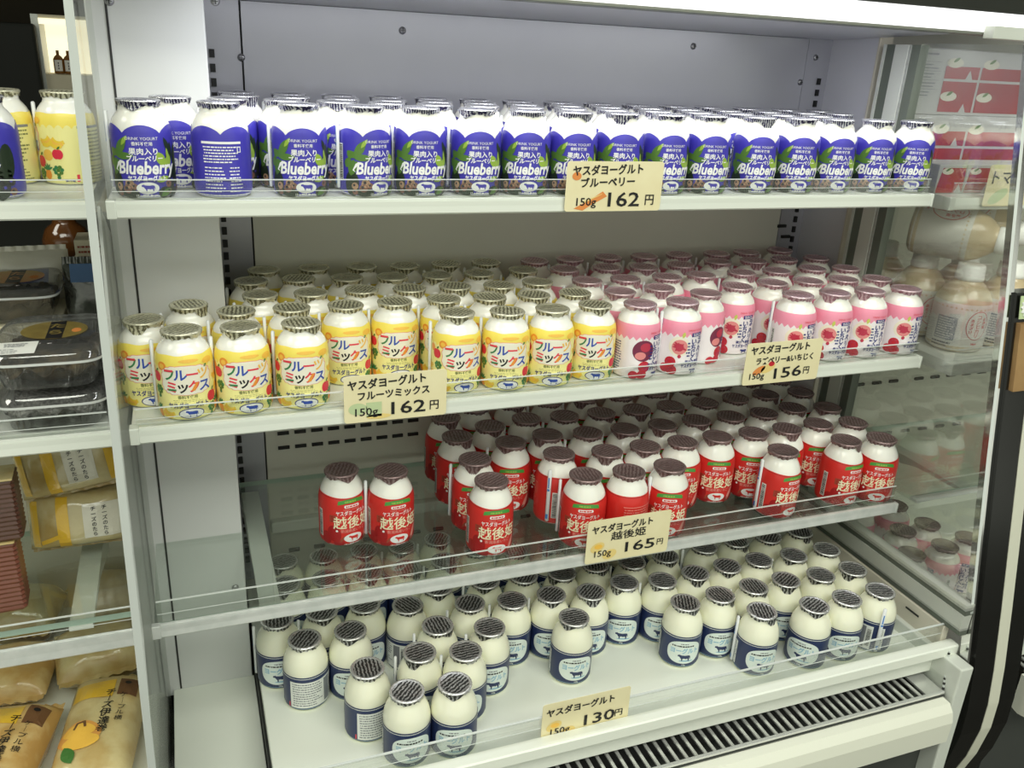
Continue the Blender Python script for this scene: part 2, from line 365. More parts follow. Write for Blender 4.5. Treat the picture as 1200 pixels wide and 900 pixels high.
g.box((gx0, gy0 - .004, ZZ(gz)), (gx1, gy0, ZZ(gz + .0035)), 'steel', .0005); g.box((gx0, gy1, ZZ(gz)), (gx1, gy1 + .004, ZZ(gz + .0035)), 'steel', .0005); g.box((gx1 - .026, gy0, ZZ(gz)), (gx1, gy1, ZZ(gz + .0025)), 'steel')
x = gx0 + .004
while x < gx1 - .03: g.box((x, gy0, ZZ(gz)), (x + .0042, gy1, ZZ(gz + .003)), 'steel', .0009); x += .0118
g.build('air_grille', fr)
g = MB(); g.box((gx0, gy0, ZZ(gz - .06)), (gx1, gy1, ZZ(gz - .055)), 'kick_grey'); g.box((gx0, gy1, ZZ(gz - .055)), (gx1, gy1 + .004, ZZ(gz)), 'kick_grey'); g.box((gx0, gy0 - .005, ZZ(gz - .055)), (gx1, gy0 - .001, ZZ(gz - .001)), 'kick_grey')
g.build('grille_trough', fr)
BUMP = [(.600, ZZ(-.7175)), (.600, ZZ(-.770)), (.590, ZZ(-.7730)), (.5775, ZZ(-.7700)), (.5765, ZZ(-.7400)), (.5800, ZZ(-.7270)), (.5870, ZZ(-.7185))]
b = MB(); b.prism(BUMP[::-1], 0, .003, .8905, 'bumper_cream'); b.build('bumper', fr)
b = MB(); b.box((.003, .612, .02), (.912, .63, ZZ(-.770)), 'kick_grey'); b.build('kick_plate', fr)
b = MB(); b.box((.8965, .5885, .02), (.917, .95, ZZ(-.672)), 'rail_white', .002); b.build('side_wall_front', fr)
# clear wind baffle over the grille's right end, with a beaded front edge
b = MB(); b.add([(.894, .650, ZZ(-.690)), (.894, .650, ZZ(-.712)), (.894, .604, ZZ(-.7115)), (.903, .617, ZZ(-.664)), (.903, .640, ZZ(-.668))], [(0, 1, 2, 3, 4)], 'acrylic')
for k in range(16):
    t = k/15; p = Vector((.894, .6035, ZZ(-.7105))).lerp(Vector((.9035, .6165, ZZ(-.666))), t)
    b.box((p.x - .0012, p.y - .0012, p.z - .0012), (p.x + .0012, p.y + .0012, p.z + .0012), 'acrylic_edge' if k % 2 else 'seam_dark', .0003)
b.build('wind_baffle', fr)
# canopy; the beam's front face glows in place of strong room light
cn = MB(); cn.box((-.02, .800, ZZ(.0425)), (1.75, .829, ZZ(.0455)), 'canopy_lip', .0006); cn.build('canopy_lip', fr)
cn = MB(); cn.box((-.02, .800, ZZ(.046)), (1.75, .826, ZZ(.0665)), 'glowing_beam', .002); cn.build('glowing_beam', fr)
cn = MB(); cn.prism([(.829, ZZ(.044)), (YB, ZZ(.0345)), (YB, ZZ(.075)), (.829, ZZ(.067))], 0, -.0, .925, 'panel_light'); cn.box((-.02, .80, ZZ(.067)), (1.75, 1.3, ZZ(.30)), 'partition_black'); cn.build('canopy', fr)
cn = MB(); cn.box((.925, .785, ZZ(.0385)), (1.75, .7995, ZZ(.052)), 'rail_white', .001); cn.build('canopy_valance', fr)

# ------------------------------------------------------------------ side glass with its frames
def edge_y(z):                                # slanted front edge of the side panels
    P = [(.10, .738), (-.077, .705), (-.241, .674), (-.418, .645), (-.609, .611), (-.66, .606)]
    for (a, ya), (c, yc) in zip(P, P[1:]):
        if z <= a and z >= c: return ya + (yc - ya)*(z - a)/(c - a)
    return P[-1][1] if z < -.66 else P[0][1]
def side_pane(name, label, x0, x1, ztop, zbot, yback, m, em):
    t = thing(name, label, 'glass panel', (x0, .8, ZZ(zbot)))
    zs = [ztop, -.077, -.241, -.418, -.609, zbot]; poly = [(edge_y(z) - .8, z - zbot) for z in zs] + [(yback - .8, 0), (yback - .8, ztop - zbot)]
    p = MB(); p.prism(poly, 0, 0, x1 - x0, m); p.build('pane', t)
    e = MB(); V = []; F = []
    for z in zs: V += [(-.0004, edge_y(z) - .8006, z - zbot), (x1 - x0 + .0004, edge_y(z) - .8006, z - zbot)]
    for i in range(len(zs) - 1): F.append((2*i, 2*i+2, 2*i+3, 2*i+1))
    e.add(V, F, 'pane_edge' if x0 < 0 else em); e.build('polished_edge', t); return t
rp = side_pane('side_glass', 'clear glass divider on the right end of the yogurt shelves', .9135, .9175, .032, -.606, .875, 'side_glass', 'acrylic_edge')
# aluminium frame: upright at the back, rail along the foot
def frame_bar(poly_box, horizontal):
    fb = MB()
    if horizontal:
        for z0, z1, mt, dx in ((-.640, -.633, 'alu_dark', .0), (-.633, -.630, 'alu', .001), (-.630, -.611, 'alu_light', .0016), (-.611, -.604, 'alu_dark', .0), (-.604, -.600, 'alu', .001), (-.600, -.596, 'alu_light', .0016)):
            fb.box((.912 - .0065 - dx - .9135, edge_y(-.63) - .8 + .002, z0 + .606), (.9174 - .9135, .94 - .8, z1 + .606), mt)
    else:
        for y0, y1, mt, dx in ((.870, .884, 'alu_dark', 0), (.884, .888, 'alu', .001), (.888, .910, 'alu_light', .0016), (.910, .926, 'alu_dark', 0), (.926, .931, 'alu_light', .001)):
            fb.box((.912 - .004 - dx - .9135, y0 - .8, -.034), (.921 - .9135, y1 - .8, .636), mt)
    return fb
frame_bar(None, False).build('frame_upright', rp); frame_bar(None, True).build('frame_foot_rail', rp)
side_pane('side_glass', 'clear plastic divider on the left end of the yogurt shelves', -.0054, .0000, .040, -.80, .898, 'side_glass', 'acrylic_edge')

# ------------------------------------------------------------------ shelves
def shelf(label, x0, x1, yf, zt, yback, kind, zplate=None, group='refrigerator shelves', rail='rail_white', fence=True, fx=None, z_rail=.0150, notch=None):
    """price rail at the front, plate, clear fence, brackets"""
    zp = zt if zplate is None else zplate
    t = thing('refrigerator_shelf', label, 'shelf', (x0, yf, ZZ(zt)), (0, 0, 0), group); W = x1 - x0; D = yback - yf
    rd = .0066 if zplate is not None else .012; r = MB(); r.prism([(0, -z_rail + .0015), (.0012, -z_rail), (rd - .001, -z_rail), (rd, -.001), (.0045, 0), (.0015, -.0006)][::-1], 0, .008, W - .003, rail)
    r.prism([(.0006, -z_rail + .003), (.0012, -z_rail + .0032), (.0014, -.003), (.0008, -.0025)][::-1], 0, .008, W - .003, rail); r.build('price_rail', t)
    for xa, xb in ((0, .008), (W - .003, W)):
        c = MB(); c.box((xa, -.0004, -z_rail - .0003), (xb, rd, .0004), rail, .001); c.build('end_cap', t)
    p = MB(); dz = zp - zt
    if kind == 'metal':
        nx, ny = notch or (.002, .01); ny -= yf; p.prism([(.002, .013), (W - .002, .013), (W - .002, D), (nx, D), (nx, ny), (.002, ny)] if notch else [(.002, .013), (W - .002, .013), (W - .002, D), (.002, D)], 2, -.016, dz, 'white_enamel'); p.build('shelf_plate', t)
        for x in (max(.03, nx + .003), W - .035):
            q = MB(); q.prism([(.14, -.016), (D, -.016), (D, -.045)], 0, x, x + .004, 'white_enamel'); q.build('bracket', t)
    else:
        nx, ny = notch or (.002, .01); ny -= yf; p.prism([(.002, .013), (W - .002, .013), (W - .002, D), (nx, D), (nx, ny), (.002, ny)] if notch else [(.002, .013), (W - .002, .013), (W - .002, D), (.002, D)], 2, dz - .006, dz, 'shelf_glass'); p.box((.002, .0125, dz - .006), (W - .002, .013, dz), 'glass_edge'); p.box((nx, D, dz - .006), (W - .002, D + .0006, dz), 'glass_edge'); p.build('shelf_plate', t)
        for x in ((.100, W - .06) if W > .5 else (W - .035,)):
            q = MB(); q.prism([(.012, dz - .0062), (D - .015, dz - .0062), (D + .010, dz - .030), (D + .010, dz - .042), (.10, dz - .013), (.012, dz - .011)], 0, x, x + .0205, 'white_enamel'); q.build('bracket', t)
    if fence:
        h = .0165 if kind == 'metal' else .0235; a, e = fx or (.006, W - .006)
        f = MB(); f.box((a, .0045, -.001), (e, .0060, h), 'acrylic'); f.box((a, .0043, h), (e, .0062, h + .0008), 'acrylic_edge'); f.box((a, .0041, h*.43), (e, .0044, h*.43 + .0006), 'acrylic_edge'); f.build('clear_fence', t)
    return t
shelf('white top shelf full of blueberry yogurt bottles', 0, .9, .7924, -.1347, YB - .007, 'metal', notch=(.0985, .8985))
shelf('white second shelf holding yellow and pink yogurt bottles', 0, .9, .7548, -.3270, YB - .007, 'metal', notch=(.0985, .8985))
shelf('clear glass third shelf holding red strawberry yogurt bottles', 0, .9, .7381, -.5238, 1.02, 'glass', zplate=-.5287, rail='rail_grey', z_rail=.0140, notch=(.0985, .8985))
# left neighbour bay
shelf('white top shelf left of the divider holding two yellow bottles', -.62, -.010, .7924, -.1347, .99, 'metal', group='shelves left of the divider')
shelf('white middle shelf left of the divider holding clear food trays', -.62, -.010, .7548, -.3270, 1.022, 'metal', group='shelves left of the divider')
shelf('glass lower shelf left of the divider holding yellow snack packs', -.62, -.010, .7381, -.5238, .93, 'glass', zplate=-.5105, rail='rail_grey', group='shelves left of the divider', z_rail=.0175)
# right neighbour bay
shelf('white top shelf behind the right glass holding red packets', .924, 1.75, .79, -.1390, YB - .007, 'metal', group='shelves behind the right glass', notch=(.0225, .950))
shelf('white lower shelf behind the right glass holding milky drink bottles', .930, 1.75, .735, -.3330, YB - .007, 'metal', group='shelves behind the right glass', notch=(.0165, .950))
shelf('empty clear shelf behind the right glass, above pale pink bottles', .930, 1.75, .738, -.5238, .95, 'glass', group='shelves behind the right glass', rail='acrylic_edge', z_rail=.004, fence=False)

# ------------------------------------------------------------------ neighbouring refrigerator bays
nl = thing('display_refrigerator', 'white refrigerator deck left of the divider with bread packs', 'refrigerator', (0, 0, 0))
b = MB(); b.box((-.9, .60, ZZ(-.705)), (-.008, YB, ZZ(-.689)), 'deck_white', .001); b.build('deck_panel', nl)
b = MB(); b.box((-.9, .585, 0), (-.008, .62, ZZ(-.705)), 'bumper_cream', .002); b.build('front_panel', nl)
b = MB(); b.prism([(.600, ZZ(-.80)), (.94, ZZ(-.80)), (.94, ZZ(-.20)), (.86, ZZ(-.16)), (.83, ZZ(-.145)), (.76, ZZ(-.33)), (.735, ZZ(-.53))], 0, -.0096, -.0070, 'column_white'); b.build('end_wall', nl)
b = MB(); b.box((-.9, YB + .005, ZZ(-.70)), (-.0105, YB + .015, ZZ(-.36)), 'panel_lower'); b.build('back_panel', nl)
b = MB(); b.box((-.9, 1.028, ZZ(-.265)), (-.010, 1.042, ZZ(-.245)), 'steel', .002); b.build('rear_rail', nl)
nr = thing('display_refrigerator', 'white refrigerator base right of the black end post', 'refrigerator', (0, 0, 0))
b = MB(); b.box((.948, YB, ZZ(-.70)), (1.9, YB + .02, ZZ(.06)), 'panel_lower'); b.build('back_panel', nr)
slots([(1.06 + .036*k + (.02 if k > 3 else 0), z) for k in range(12) for z in (-.492,)] + [(1.16, -.456), (1.259, -.470)] + [(1.06 + .04*k, -.59) for k in range(8)], .018, .0045).build('vent_slots', nr)
b = MB(); b.box((.945, .63, ZZ(-.705)), (1.9, YB, ZZ(-.689)), 'deck_white', .001); b.build('deck_panel', nr)
b = MB(); b.box((1.03, .612, ZZ(-.700)), (1.9, .632, ZZ(-.655)), 'rail_white', .002); b.build('front_lip', nr)
g = MB(); x = 1.035
while x < 1.30: g.box((x, .60, ZZ(-.715)), (x + .0042, .650, ZZ(-.712)), 'steel', .0008); x += .0118
g.box((1.03, .598, ZZ(-.716)), (1.9, .602, ZZ(-.711)), 'steel'); g.build('air_grille', nr)
b = MB(); b.prism(BUMP[::-1], 0, 1.025, 1.9, 'bumper_cream'); b.build('bumper', nr)
b = MB(); b.box((1.02, .612, .02), (1.9, .63, ZZ(-.76)), 'kick_grey'); b.build('kick_plate', nr)

# black end post that follows the slanted front, with an ivory inlay
post = thing('end_post', 'black curved end post with an ivory stripe right of the glass', 'post', (.93, .6, 0))
PZ = [(.10, .738), (-.077, .705), (-.241, .674), (-.418, .645), (-.609, .611), (-.69, .5975), (-.74, .5915), (-.78, .5910), (-.83, .5985), (-.90, .618), (-1.0, .650), (-1.2, .70), (-1.43, .72)]
def strip(x0, x1, out, m, name, ztop=.10, zbot=-1.44, mirror=None):
    pz = [(z, y) for z, y in PZ if z <= ztop + 1e-6]
    if ztop < .10: pz = [(ztop, edge_y(ztop))] + [q for q in pz if q[0] < ztop]
    pz = [q for q in pz if q[0] >= zbot]
    poly = [(y - out - .6, ZZ(z)) for z, y in pz] + [(y + .012 - .6, ZZ(z)) for z, y in pz[::-1]]
    s = MB(); s.prism(poly, 0, x0 - .93, x1 - .93, m); return s.build(name, post)
strip(.9182, .9262, .0, 'chrome', 'mirror_strip', zbot=-.70)
strip(.9264, .9600, .004, 'black_gloss', 'black_band', ztop=-.225); strip(.9602, .9780, .0046, 'trim_ivory', 'ivory_inlay', ztop=-.33); strip(.9782, 1.0060, .004, 'black_gloss', 'black_band', ztop=-.33)
wp = MB(); pz = [(-.258, edge_y(-.258)), (-.335, edge_y(-.335))]
wp.prism([(y - .010 - .6, ZZ(z)) for z, y in pz] + [(y - .002 - .6, ZZ(z)) for z, y in pz[::-1]], 0, .0, .10, 'wood'); wp.build('wood_board', post)
# ------------------------------------------------------------------ bottles
R0 = .0245
TALL = [(.0212, 0), (.0236, .0022), (.0244, .006), (.0245, .010), (.0245, .051), (.0242, .0555), (.0233, .0600), (.0215, .0645), (.0190, .0680), (.0170, .0702), (.0163, .0720), (.0162, .0755)]
DOME = [(.0208, 0), (.0234, .0022), (.0244, .0055), (.0245, .009), (.0245, .0475), (.0242, .0520), (.0233, .0570), (.0218, .0615), (.0199, .0655), (.0181, .0687), (.0169, .0706), (.0164, .0725), (.0163, .0755)]
NU = 60
def body_mesh(P, m, name):
    b = MB(); b.lathe([(0, .0012), (P[0][0]*.8, .0012), (P[0][0]*.86, 0)] + P + [(.0163, .0772), (0, .0774)], m, 40)
    return b.mesh(name)
def cap_mesh(m, name, seed):
    """foil lid: raised rim, flat printed disc, short crinkled skirt tucked under the rim"""
    rg = random.Random(seed); b = MB(); n = 72; V = []; F = []
    ph = [rg.uniform(0, 6.28) for _ in range(4)]
    rings = [(0, .0792), (.0080, .0792), (.0147, .0791), (.0153, .0797), (.0168, .0799), (.0178, .0793), (.0181, .0784)]
    skirt = [(.0177, .0773), (.0171, .0762), (.0169, .0748)]
    for r, z in rings:
        for k in range(n):
            a = 2*math.pi*k/n; rr = r + (.00025*math.sin(31*a + ph[0]) if r > .0165 else 0); V.append((rr*math.sin(a), -rr*math.cos(a), z + (.00018*math.sin(3*a + ph[1]) if r < .012 else 0)))
    for j, (r, z) in enumerate(skirt):
        for k in range(n):
            a = 2*math.pi*k/n; q = (j+1)/3
            rr = r + q*(.00045*math.sin(31*a + ph[0]) + .0003*math.sin(13*a + ph[1])); zz = z + q*(.0007*math.sin(5*a + ph[2]) + .0006*math.sin(19*a + ph[3]))
            V.append((rr*math.sin(a), -rr*math.cos(a), zz))
    nr = len(rings) + len(skirt)
    for i in range(nr-1):
        for k in range(n): k2 = (k+1) % n; F.append(((i+1)*n+k, (i+1)*n+k2, i*n+k2, i*n+k))
    b.add(V, F, m, True); rim = 'rim_' + m[5:]
    for i in range(2*n, 6*n): b.m[i] = rim
    return b.mesh(name)
def tab_mesh(m, drop, wide):
    """pull tab of the foil lid, folded down against the neck"""
    b = MB(); nu, nv = 14, 6; V = []; F = []
    for j in range(nv + 1):
        t = j/nv; half = wide*(1 - t**1.3*.92); z = .0778 - drop*t; r = .0183 - .0008*math.sin(t*2.4) + (.0012*(t - .5) if drop > .009 and t > .5 else 0)
        for i in range(nu + 1):
            u = -half + 2*half*i/nu; rr = r + .00035*math.sin(i*2.1 + j)
            V.append((rr*math.sin(u), -rr*math.cos(u), z + .0003*math.sin(i*1.7)))
    for j in range(nv):
        for i in range(nu): q = j*(nu+1) + i; F.append((q + nu + 1, q + nu + 2, q + 1, q))
    b.add(V, F, m, True); return b.mesh('pull_tab')
def sleeve(mb, P, z0, top, m, off=.00028):
    f = prof_fn(P); zs = [z0, z0 + .0025, z0 + .006, .012, .030, .042, .047]
    V = []; F = []; nv = len(zs) + 8
    for k in range(NU + 1):
        u = 2*math.pi*k/NU; t = top(u); L = [z for z in zs if z < t - .004]; L = L + [L[-1] + (t - L[-1])*(i+1)/(nv - len(L)) for i in range(nv - len(L))]
        for z in L: r = f(z) + off; V.append((r*math.sin(u), -r*math.cos(u), z))
    for k in range(NU):
        for i in range(nv-1): F.append((k*nv+i, (k+1)*nv+i, (k+1)*nv+i+1, k*nv+i+1))
    mb.add(V, F, m, True)
def straw_mesh(name, z0=.006, L=.064, ang=-100):
    """wrapped straw glued upright on the side"""
    b = MB(); a = math.radians(ang); c = Vector((math.sin(a), -math.cos(a), 0)); t = Vector((math.cos(a), math.sin(a), 0))
    ctr = c*(R0 + .0021)
    def pt(x, y, z): return ctr + t*x + c*y + Vector((0, 0, z))
    n = 10; V = []; F = []
    zs = [z0, z0 + .001, z0 + L - .001, z0 + L]
    for z, q in zip(zs, (.5, 1, 1, .5)):
        for k in range(n): g = 2*math.pi*k/n; V.append(pt(.0024*q*math.cos(g), .0017*q*math.sin(g), z))
    for i in range(3):
        for k in range(n): k2 = (k+1) % n; F.append((i*n+k, i*n+k2, (i+1)*n+k2, (i+1)*n+k))
    F += [list(range(n))[::-1], [3*n + k for k in range(n)]]
    b.add(V, F, 'straw_white', True)
    for za, zb, wd in ((.66, .86, .0007), (.60, .64, .0013), (.06, .15, .0013)):
        b.add([pt(-wd, .00178, z0 + L*za), pt(wd, .00178, z0 + L*za), pt(wd, .00178, z0 + L*zb), pt(-wd, .00178, z0 + L*zb)], [(0, 1, 2, 3)], 'straw_blue')
    return b.mesh(name)
# ---- label art (mm, u around the bottle, v up from its foot)
def blue_label():
    mb = MB(); f = prof_fn(TALL)
    sleeve(mb, TALL, .0012, lambda u: 0.0540 + .0066*abs(math.sin((u + .628)*2.5))**.7, 'blue_film')
    a = Flat()
    for x, y, rx, ry in ((-26, 12, 7, 12), (-14, 4, 9, 4), (26, 12, 7, 13), (16, 5, 6, 5), (33, 30, 6, 14)): a.ell(x, y, rx, ry, 'leaf_dark', 1, 16)
    for x, y, L, W, r in ((-24, 35, 20, 7.5, .95), (-24, 35, 17, 6, .05), (-24, 35, 9, 7, 2.4), (-27, 19, 15, 9, 1.35), (-32, 26, 10, 7, 1.2), (12, 2, 12, 6, .5)): a.leaf(x, y, L, W, r, 'leaf_green', 2)
    for x, y, L, W, r in ((-22, 36, 14, 5.5, .9), (-22, 36, 12, 4.5, .05), (-22, 36, 7, 5, 2.4), (-24, 22, 11, 6.5, 1.3), (-30, 27, 8, 5, 1.2)): a.leaf(x, y, L, W, r, 'leaf_green', 1)
    a.leaf(-17, 44, 10, 3.2, .95, 'leaf_bright', 3)
    for x, y, L, W, r in ((17, 27, 13, 8, 2.0), (19, 24, 13, 7, 1.25), (9, 14.5, 12, 5, .3)): a.leaf(x, y, L, W, r, 'leaf_bright', 2)
    for x, y, L, W, r in ((21, 26, 21, 8, 1.35), (25, 36, 16, 5, 2.0), (26, 5, 22, 8, 1.5), (-15, 3, 10, 8, .9), (30, 12, 14, 7, 1.3)): a.leaf(x, y, L, W, r, 'leaf_dark', 1)
    a.leaf(22, 30, 12, 3, 1.7, 'leaf_bright', 2)
    for x, y, r, m in ((-23, 10, 3.2, 'berry_tan'), (-23, 4.5, 2.8, 'berry_brown'), (-13, 12.5, 4.0, 'berry_tan'), (-15, 8.2, 3.9, 'berry_brown'), (-9, 10.5, 2.8, 'berry_brown'), (20, 12, 3, 'berry_brown'), (20.5, 6, 2.6, 'berry_brown'), (25, 15, 3, 'berry_black'), (29, 9, 3.6, 'berry_black'), (34, 14, 3.4, 'berry_black'), (35, 6, 3.2, 'berry_brown')):
        a.ell(x, y, r, r, m, 2, 12); a.ell(x - .2*r, y + .2*r, r*.35, r*.35, 'berry_black' if m != 'berry_black' else 'blue_film', 3, 8)
    a.text('DRINK YOGURT', 0, 48.6, 3.5, 'white_ink', 3, 0)
    a.text('香料不使用', 0, 44.4, 3.3, 'white_ink', 3, .015)
    a.text('果肉入り', 1, 37.2, 6.0, 'white_ink', 3, .022)
    a.text('ブルーベリー', 1, 31.6, 5.4, 'white_ink', 3, .03, .15, width=29)
    a.text('Blueberry', 2, 21.0, 15, 'white_ink', 4, .03, .16, width=49); a.poly([(-25, 24), (-22, 30), (-19.5, 31.5), (-20.5, 28), (-23.5, 24.5), (-22, 22.5)], 'white_ink', 4)
    a.text('ヤスダヨーグルト', 2, 15.4, 5.0, 'white_ink', 4, .03, width=31)
    a.ell(1.5, 9.2, 9.0, 5.0, 'white_ink', 3, 24); a.cow(1.9, 9.4, 10.5, 'blue_film', 4)
    a.text('はっ酵乳●150g', 1, 1.7, 2.8, 'white_ink', 3, .01)
    a.barcode(-42, 14, -36, 47, 2)
    a.rect(60, 46.2, 94, 48.2, 'white_ink', 2); a.bars(61, 30, 92, 45, 6, 'white_ink', 2, 4, .42); a.bars(61, 5, 80, 28, 8, 'white_ink', 2, 5, .35); a.bars(82, 5, 94, 28, 8, 'white_ink', 2, 6, .35)
    a.rect(90, 39, 93.5, 44, 'white_ink', 3); a.rect(90.8, 39.8, 92.7, 43.2, 'blue_film', 4)
    a.wrap(mb, R0, f); return mb.mesh('label_sleeve')
def yellow_label():
    mb = MB(); f = prof_fn(TALL); sleeve(mb, TALL, .0012, lambda u: .0618 + .0004*math.sin(7*u), 'yellow_film')
    a = Flat()
    for k in range(22):                     # paler yellow wash low down all round
        u = -77 + 7*k; a.poly([(u, 1), (u + 7, 1), (u + 7, 49), (u + 5.2, 51.4), (u + 3.5, 52.2), (u + 1.7, 51.4), (u, 49)], 'yellow_pale', 1)
    for _ in (0,):                          # cloud
        for r_, m, ly in ((1.0, 'pink_line', 2), (0.965, 'cloud_cream', 3)):
            P = []
            for k in range(96):
                t = 2*math.pi*k/96; q = 1 + .05*abs(math.sin(9*t)); P.append((1 + 22.0*r_*q*math.copysign(abs(math.cos(t))**.55, math.cos(t)), 39.2 + 13.4*r_*q*math.copysign(abs(math.sin(t))**.6, math.sin(t))))
            a.poly(P, m, ly)
    for ch, x, m in (('フ', -13.5, 'text_green'), ('ル', -4, 'text_blue'), ('ー', 6, 'text_red'), ('ツ', 15.5, 'orange_light')): a.text(ch, x, 40.2, 11.8, m, 5, .025)
    for ch, x, m in (('ミ', -12, 'text_red'), ('ッ', -2.5, 'ink_black'), ('ク', 7, 'text_red'), ('ス', 16.5, 'text_blue')): a.text(ch, x, 28.8, 11.8, m, 5, .025)
    a.rect(-17.6, 47.4, -9.6, 49.4, 'text_red', 6); a.rect(-15, 29.6, -8, 31.4, 'text_green', 6); a.poly([(4, 29.2), (7.5, 29.2), (11, 36.5), (8.5, 36.5)], 'orange', 6)
    a.text('香料不使用', 1, 22.2, 3.4, 'olive_text', 3, .02); a.bars(-12, 18.4, 14, 21.4, 2, 'olive_text', 3, 3, .2)
    a.text('ヤスダヨーグルト', 1.5, 13.2, 5.8, 'ink_navy', 4, .025, width=35)
    a.ell(3, 7.4, 11, 5.2, 'ink_navy', 3, 24); a.ell(3, 7.4, 10.1, 4.4, 'white_ink', 4, 24); a.cow(3.2, 7.5, 10.5, 'text_blue', 5)
    a.ell(-20.5, 51.5, 4.6, 4.2, 'orange', 2, 14); a.ell(-20.5, 51.5, 2.6, 2.4, 'orange_light', 3, 10); a.ell(4, 57, 9, 1.6, 'orange_light', 2, 12); a.ell(22, 55, 6, 3, 'orange_light', 2, 12)
    def apple(x, y, r): a.ell(x - r*.3, y, r*.78, r, 'apple_red', 3, 14); a.ell(x + r*.3, y, r*.78, r, 'apple_red', 4, 14); a.leaf(x, y + r, r*.9, r*.4, .8, 'leaf_green', 5)
    def grapes(x, y):
        for dx, dy in ((0, 0), (-2.4, 2), (2.4, 2), (-3.4, 4.6), (0, 4.2), (3.2, 4.6), (-1.6, 6.6), (1.6, 6.8), (0, -2.4)): a.ell(x + dx, y + dy, 1.7, 1.7, 'leaf_green' if (dx + dy) % 2 < 1 else 'text_green', 3, 9)
    def bananas(x, y, s=1):
        for q in (0, 1, 2): a.poly([(x + s*(7*math.cos(t) - q*1.3), y + (7*math.sin(t) - q*1.6)) for t in [3.4 + .28*i for i in range(8)]] + [(x + s*(5*math.cos(t) - q*1.3), y + 1.4 + (5*math.sin(t) - q*1.6)) for t in [3.4 + .28*i for i in range(7, -1, -1)]], ('banana', 'orange_light', 'banana')[q], 2 + q)
    def pine(x, y): a.ell(x, y, 3.4, 4.6, 'orange', 3, 14); [a.leaf(x, y + 3.8, 6, 1.8, r, 'text_green', 4) for r in (.5, 1.1, 1.57, 2.1, 2.7)]
    apple(-28, 41, 4.8); grapes(-26, 25); bananas(-15, 12); pine(-27, 6); apple(24, 20, 5); grapes(23.5, 5.5); bananas(30, 43, -1); a.leaf(17, 49.5, 4, 2.4, .7, 'leaf_green', 3)
    pine(31, 9); a.ell(33, 26, 5, 5, 'orange_light', 2, 14); apple(42, 27, 4.3); grapes(41, 9); bananas(45, 42); a.ell(-36, 17, 5, 5, 'orange_light', 2, 14); a.ell(-35, 46, 4, 4, 'orange', 2, 14); bananas(-38, 32)
    a.rect(55.5, 3, 57.8, 9.5, 'text_red', 4); a.text('要冷蔵', 50, 3.2, 2.8, 'ink_navy', 4, .02)
    a.rect(60, 49.4, 98, 51.6, 'grey_text', 3); a.bars(61, 20, 97, 48.5, 9, 'olive_text', 3, 7, .42); a.bars(61, 4, 97, 18, 5, 'olive_text', 3, 8, .35)
    a.wrap(mb, R0, f); return mb.mesh('label_sleeve')
def pink_label():
    mb = MB(); f = prof_fn(TALL); sleeve(mb, TALL, .0012, lambda u: .0615, 'pink_band')
    a = Flat()
    for k in range(22):                     # white field with a zigzag upper edge
        u = -77 + 7*k; a.poly([(u, .8), (u + 7, .8), (u + 7, 44.5), (u + 3.5, 48.5), (u, 44.5)], 'pink_pale', 1)
    def face(c, cut):
        if cut:
            a.ell(c - 7, 34, 11.5, 11.5, 'fig_cream', 2, 22); a.ell(c - 6.5, 33.5, 8.6, 8.6, 'fig_pink', 3, 18); rg = random.Random(4)
            for t in range(16): q = t*.3927; d = rg.uniform(2, 7.4); a.leaf(c - 6.5 + 1.5*math.cos(q), 33.5 + 1.5*math.sin(q), d, 2.2, q, 'fig_red', 4)
            a.ell(c - 6.5, 33.2, 4.2, 4.4, 'fig_red', 5, 14); a.leaf(c - 4, 44, 7, 3.6, 1.4, 'stem_green', 4); a.ell(c - 6, 23, 2, 2.2, 'fig_red', 5, 8)
        else: a.ell(c - 5, 33, 12, 12, 'fig_purple', 2, 22); a.ell(c - 8, 27.5, 6, 4.4, 'fig_pink', 3, 14); a.ell(c - 3, 37, 6, 5, 'fig_red', 3, 14)
        for x, y, r in ((-15, 16, 6.0), (-13, 6.5, 5.8), (-21, 8, 5.2)) if cut else ((-3, 15, 6.5), (-5, 5.8, 5.4), (-14, 5, 5.2)):
            a.ell(c + x, y, r, r, 'rasp_red', 5, 14)
            for t in range(6): a.ell(c + x + r*.55*math.cos(t*1.05), y + r*.55*math.sin(t*1.05), r*.22, r*.22, 'fig_red', 6, 7)
        for i, ch in enumerate('いちじく'): a.text(ch, c + 9.5, 36.8 - i*6.6, 8.0, 'ink_navy', 5, .022)
        for i, ch in enumerate('ラズベリー'): a.text(ch if ch != 'ー' else '｜', c + 18.0, 38.5 - i*6.0, 7.6, 'ink_navy', 5, .022)
        a.bars(c + 1, 22, c + 6, 40, 5, 'ink_navy', 4, 5, .5)
        a.text('DRINK YOGURT', c + 12, 51.5, 2.9, 'text_red', 3, 0); a.rect(c + 6, 45, c + 20, 49.4, 'ink_navy', 3); a.bars(c + 6.6, 45.5, c + 19.6, 49, 2, 'pink_pale', 4, 5, .5)
        a.text('果汁・果肉', c + 10, 15.6, 3.8, 'ink_navy', 5, .02); a.text('ヤスダヨーグルト', c + 10, 10.4, 4.8, 'ink_navy', 5, .03, width=26)
        a.cow(c + 12, 5.4, 9.5, 'ink_navy', 5)
    face(0, True); face(77, False)
    a.barcode(-38, 8, -33, 40, 3); a.bars(34, 8, 48, 42, 12, 'ink_navy', 2, 3, .4)
    a.wrap(mb, R0, f); return mb.mesh('label_sleeve')
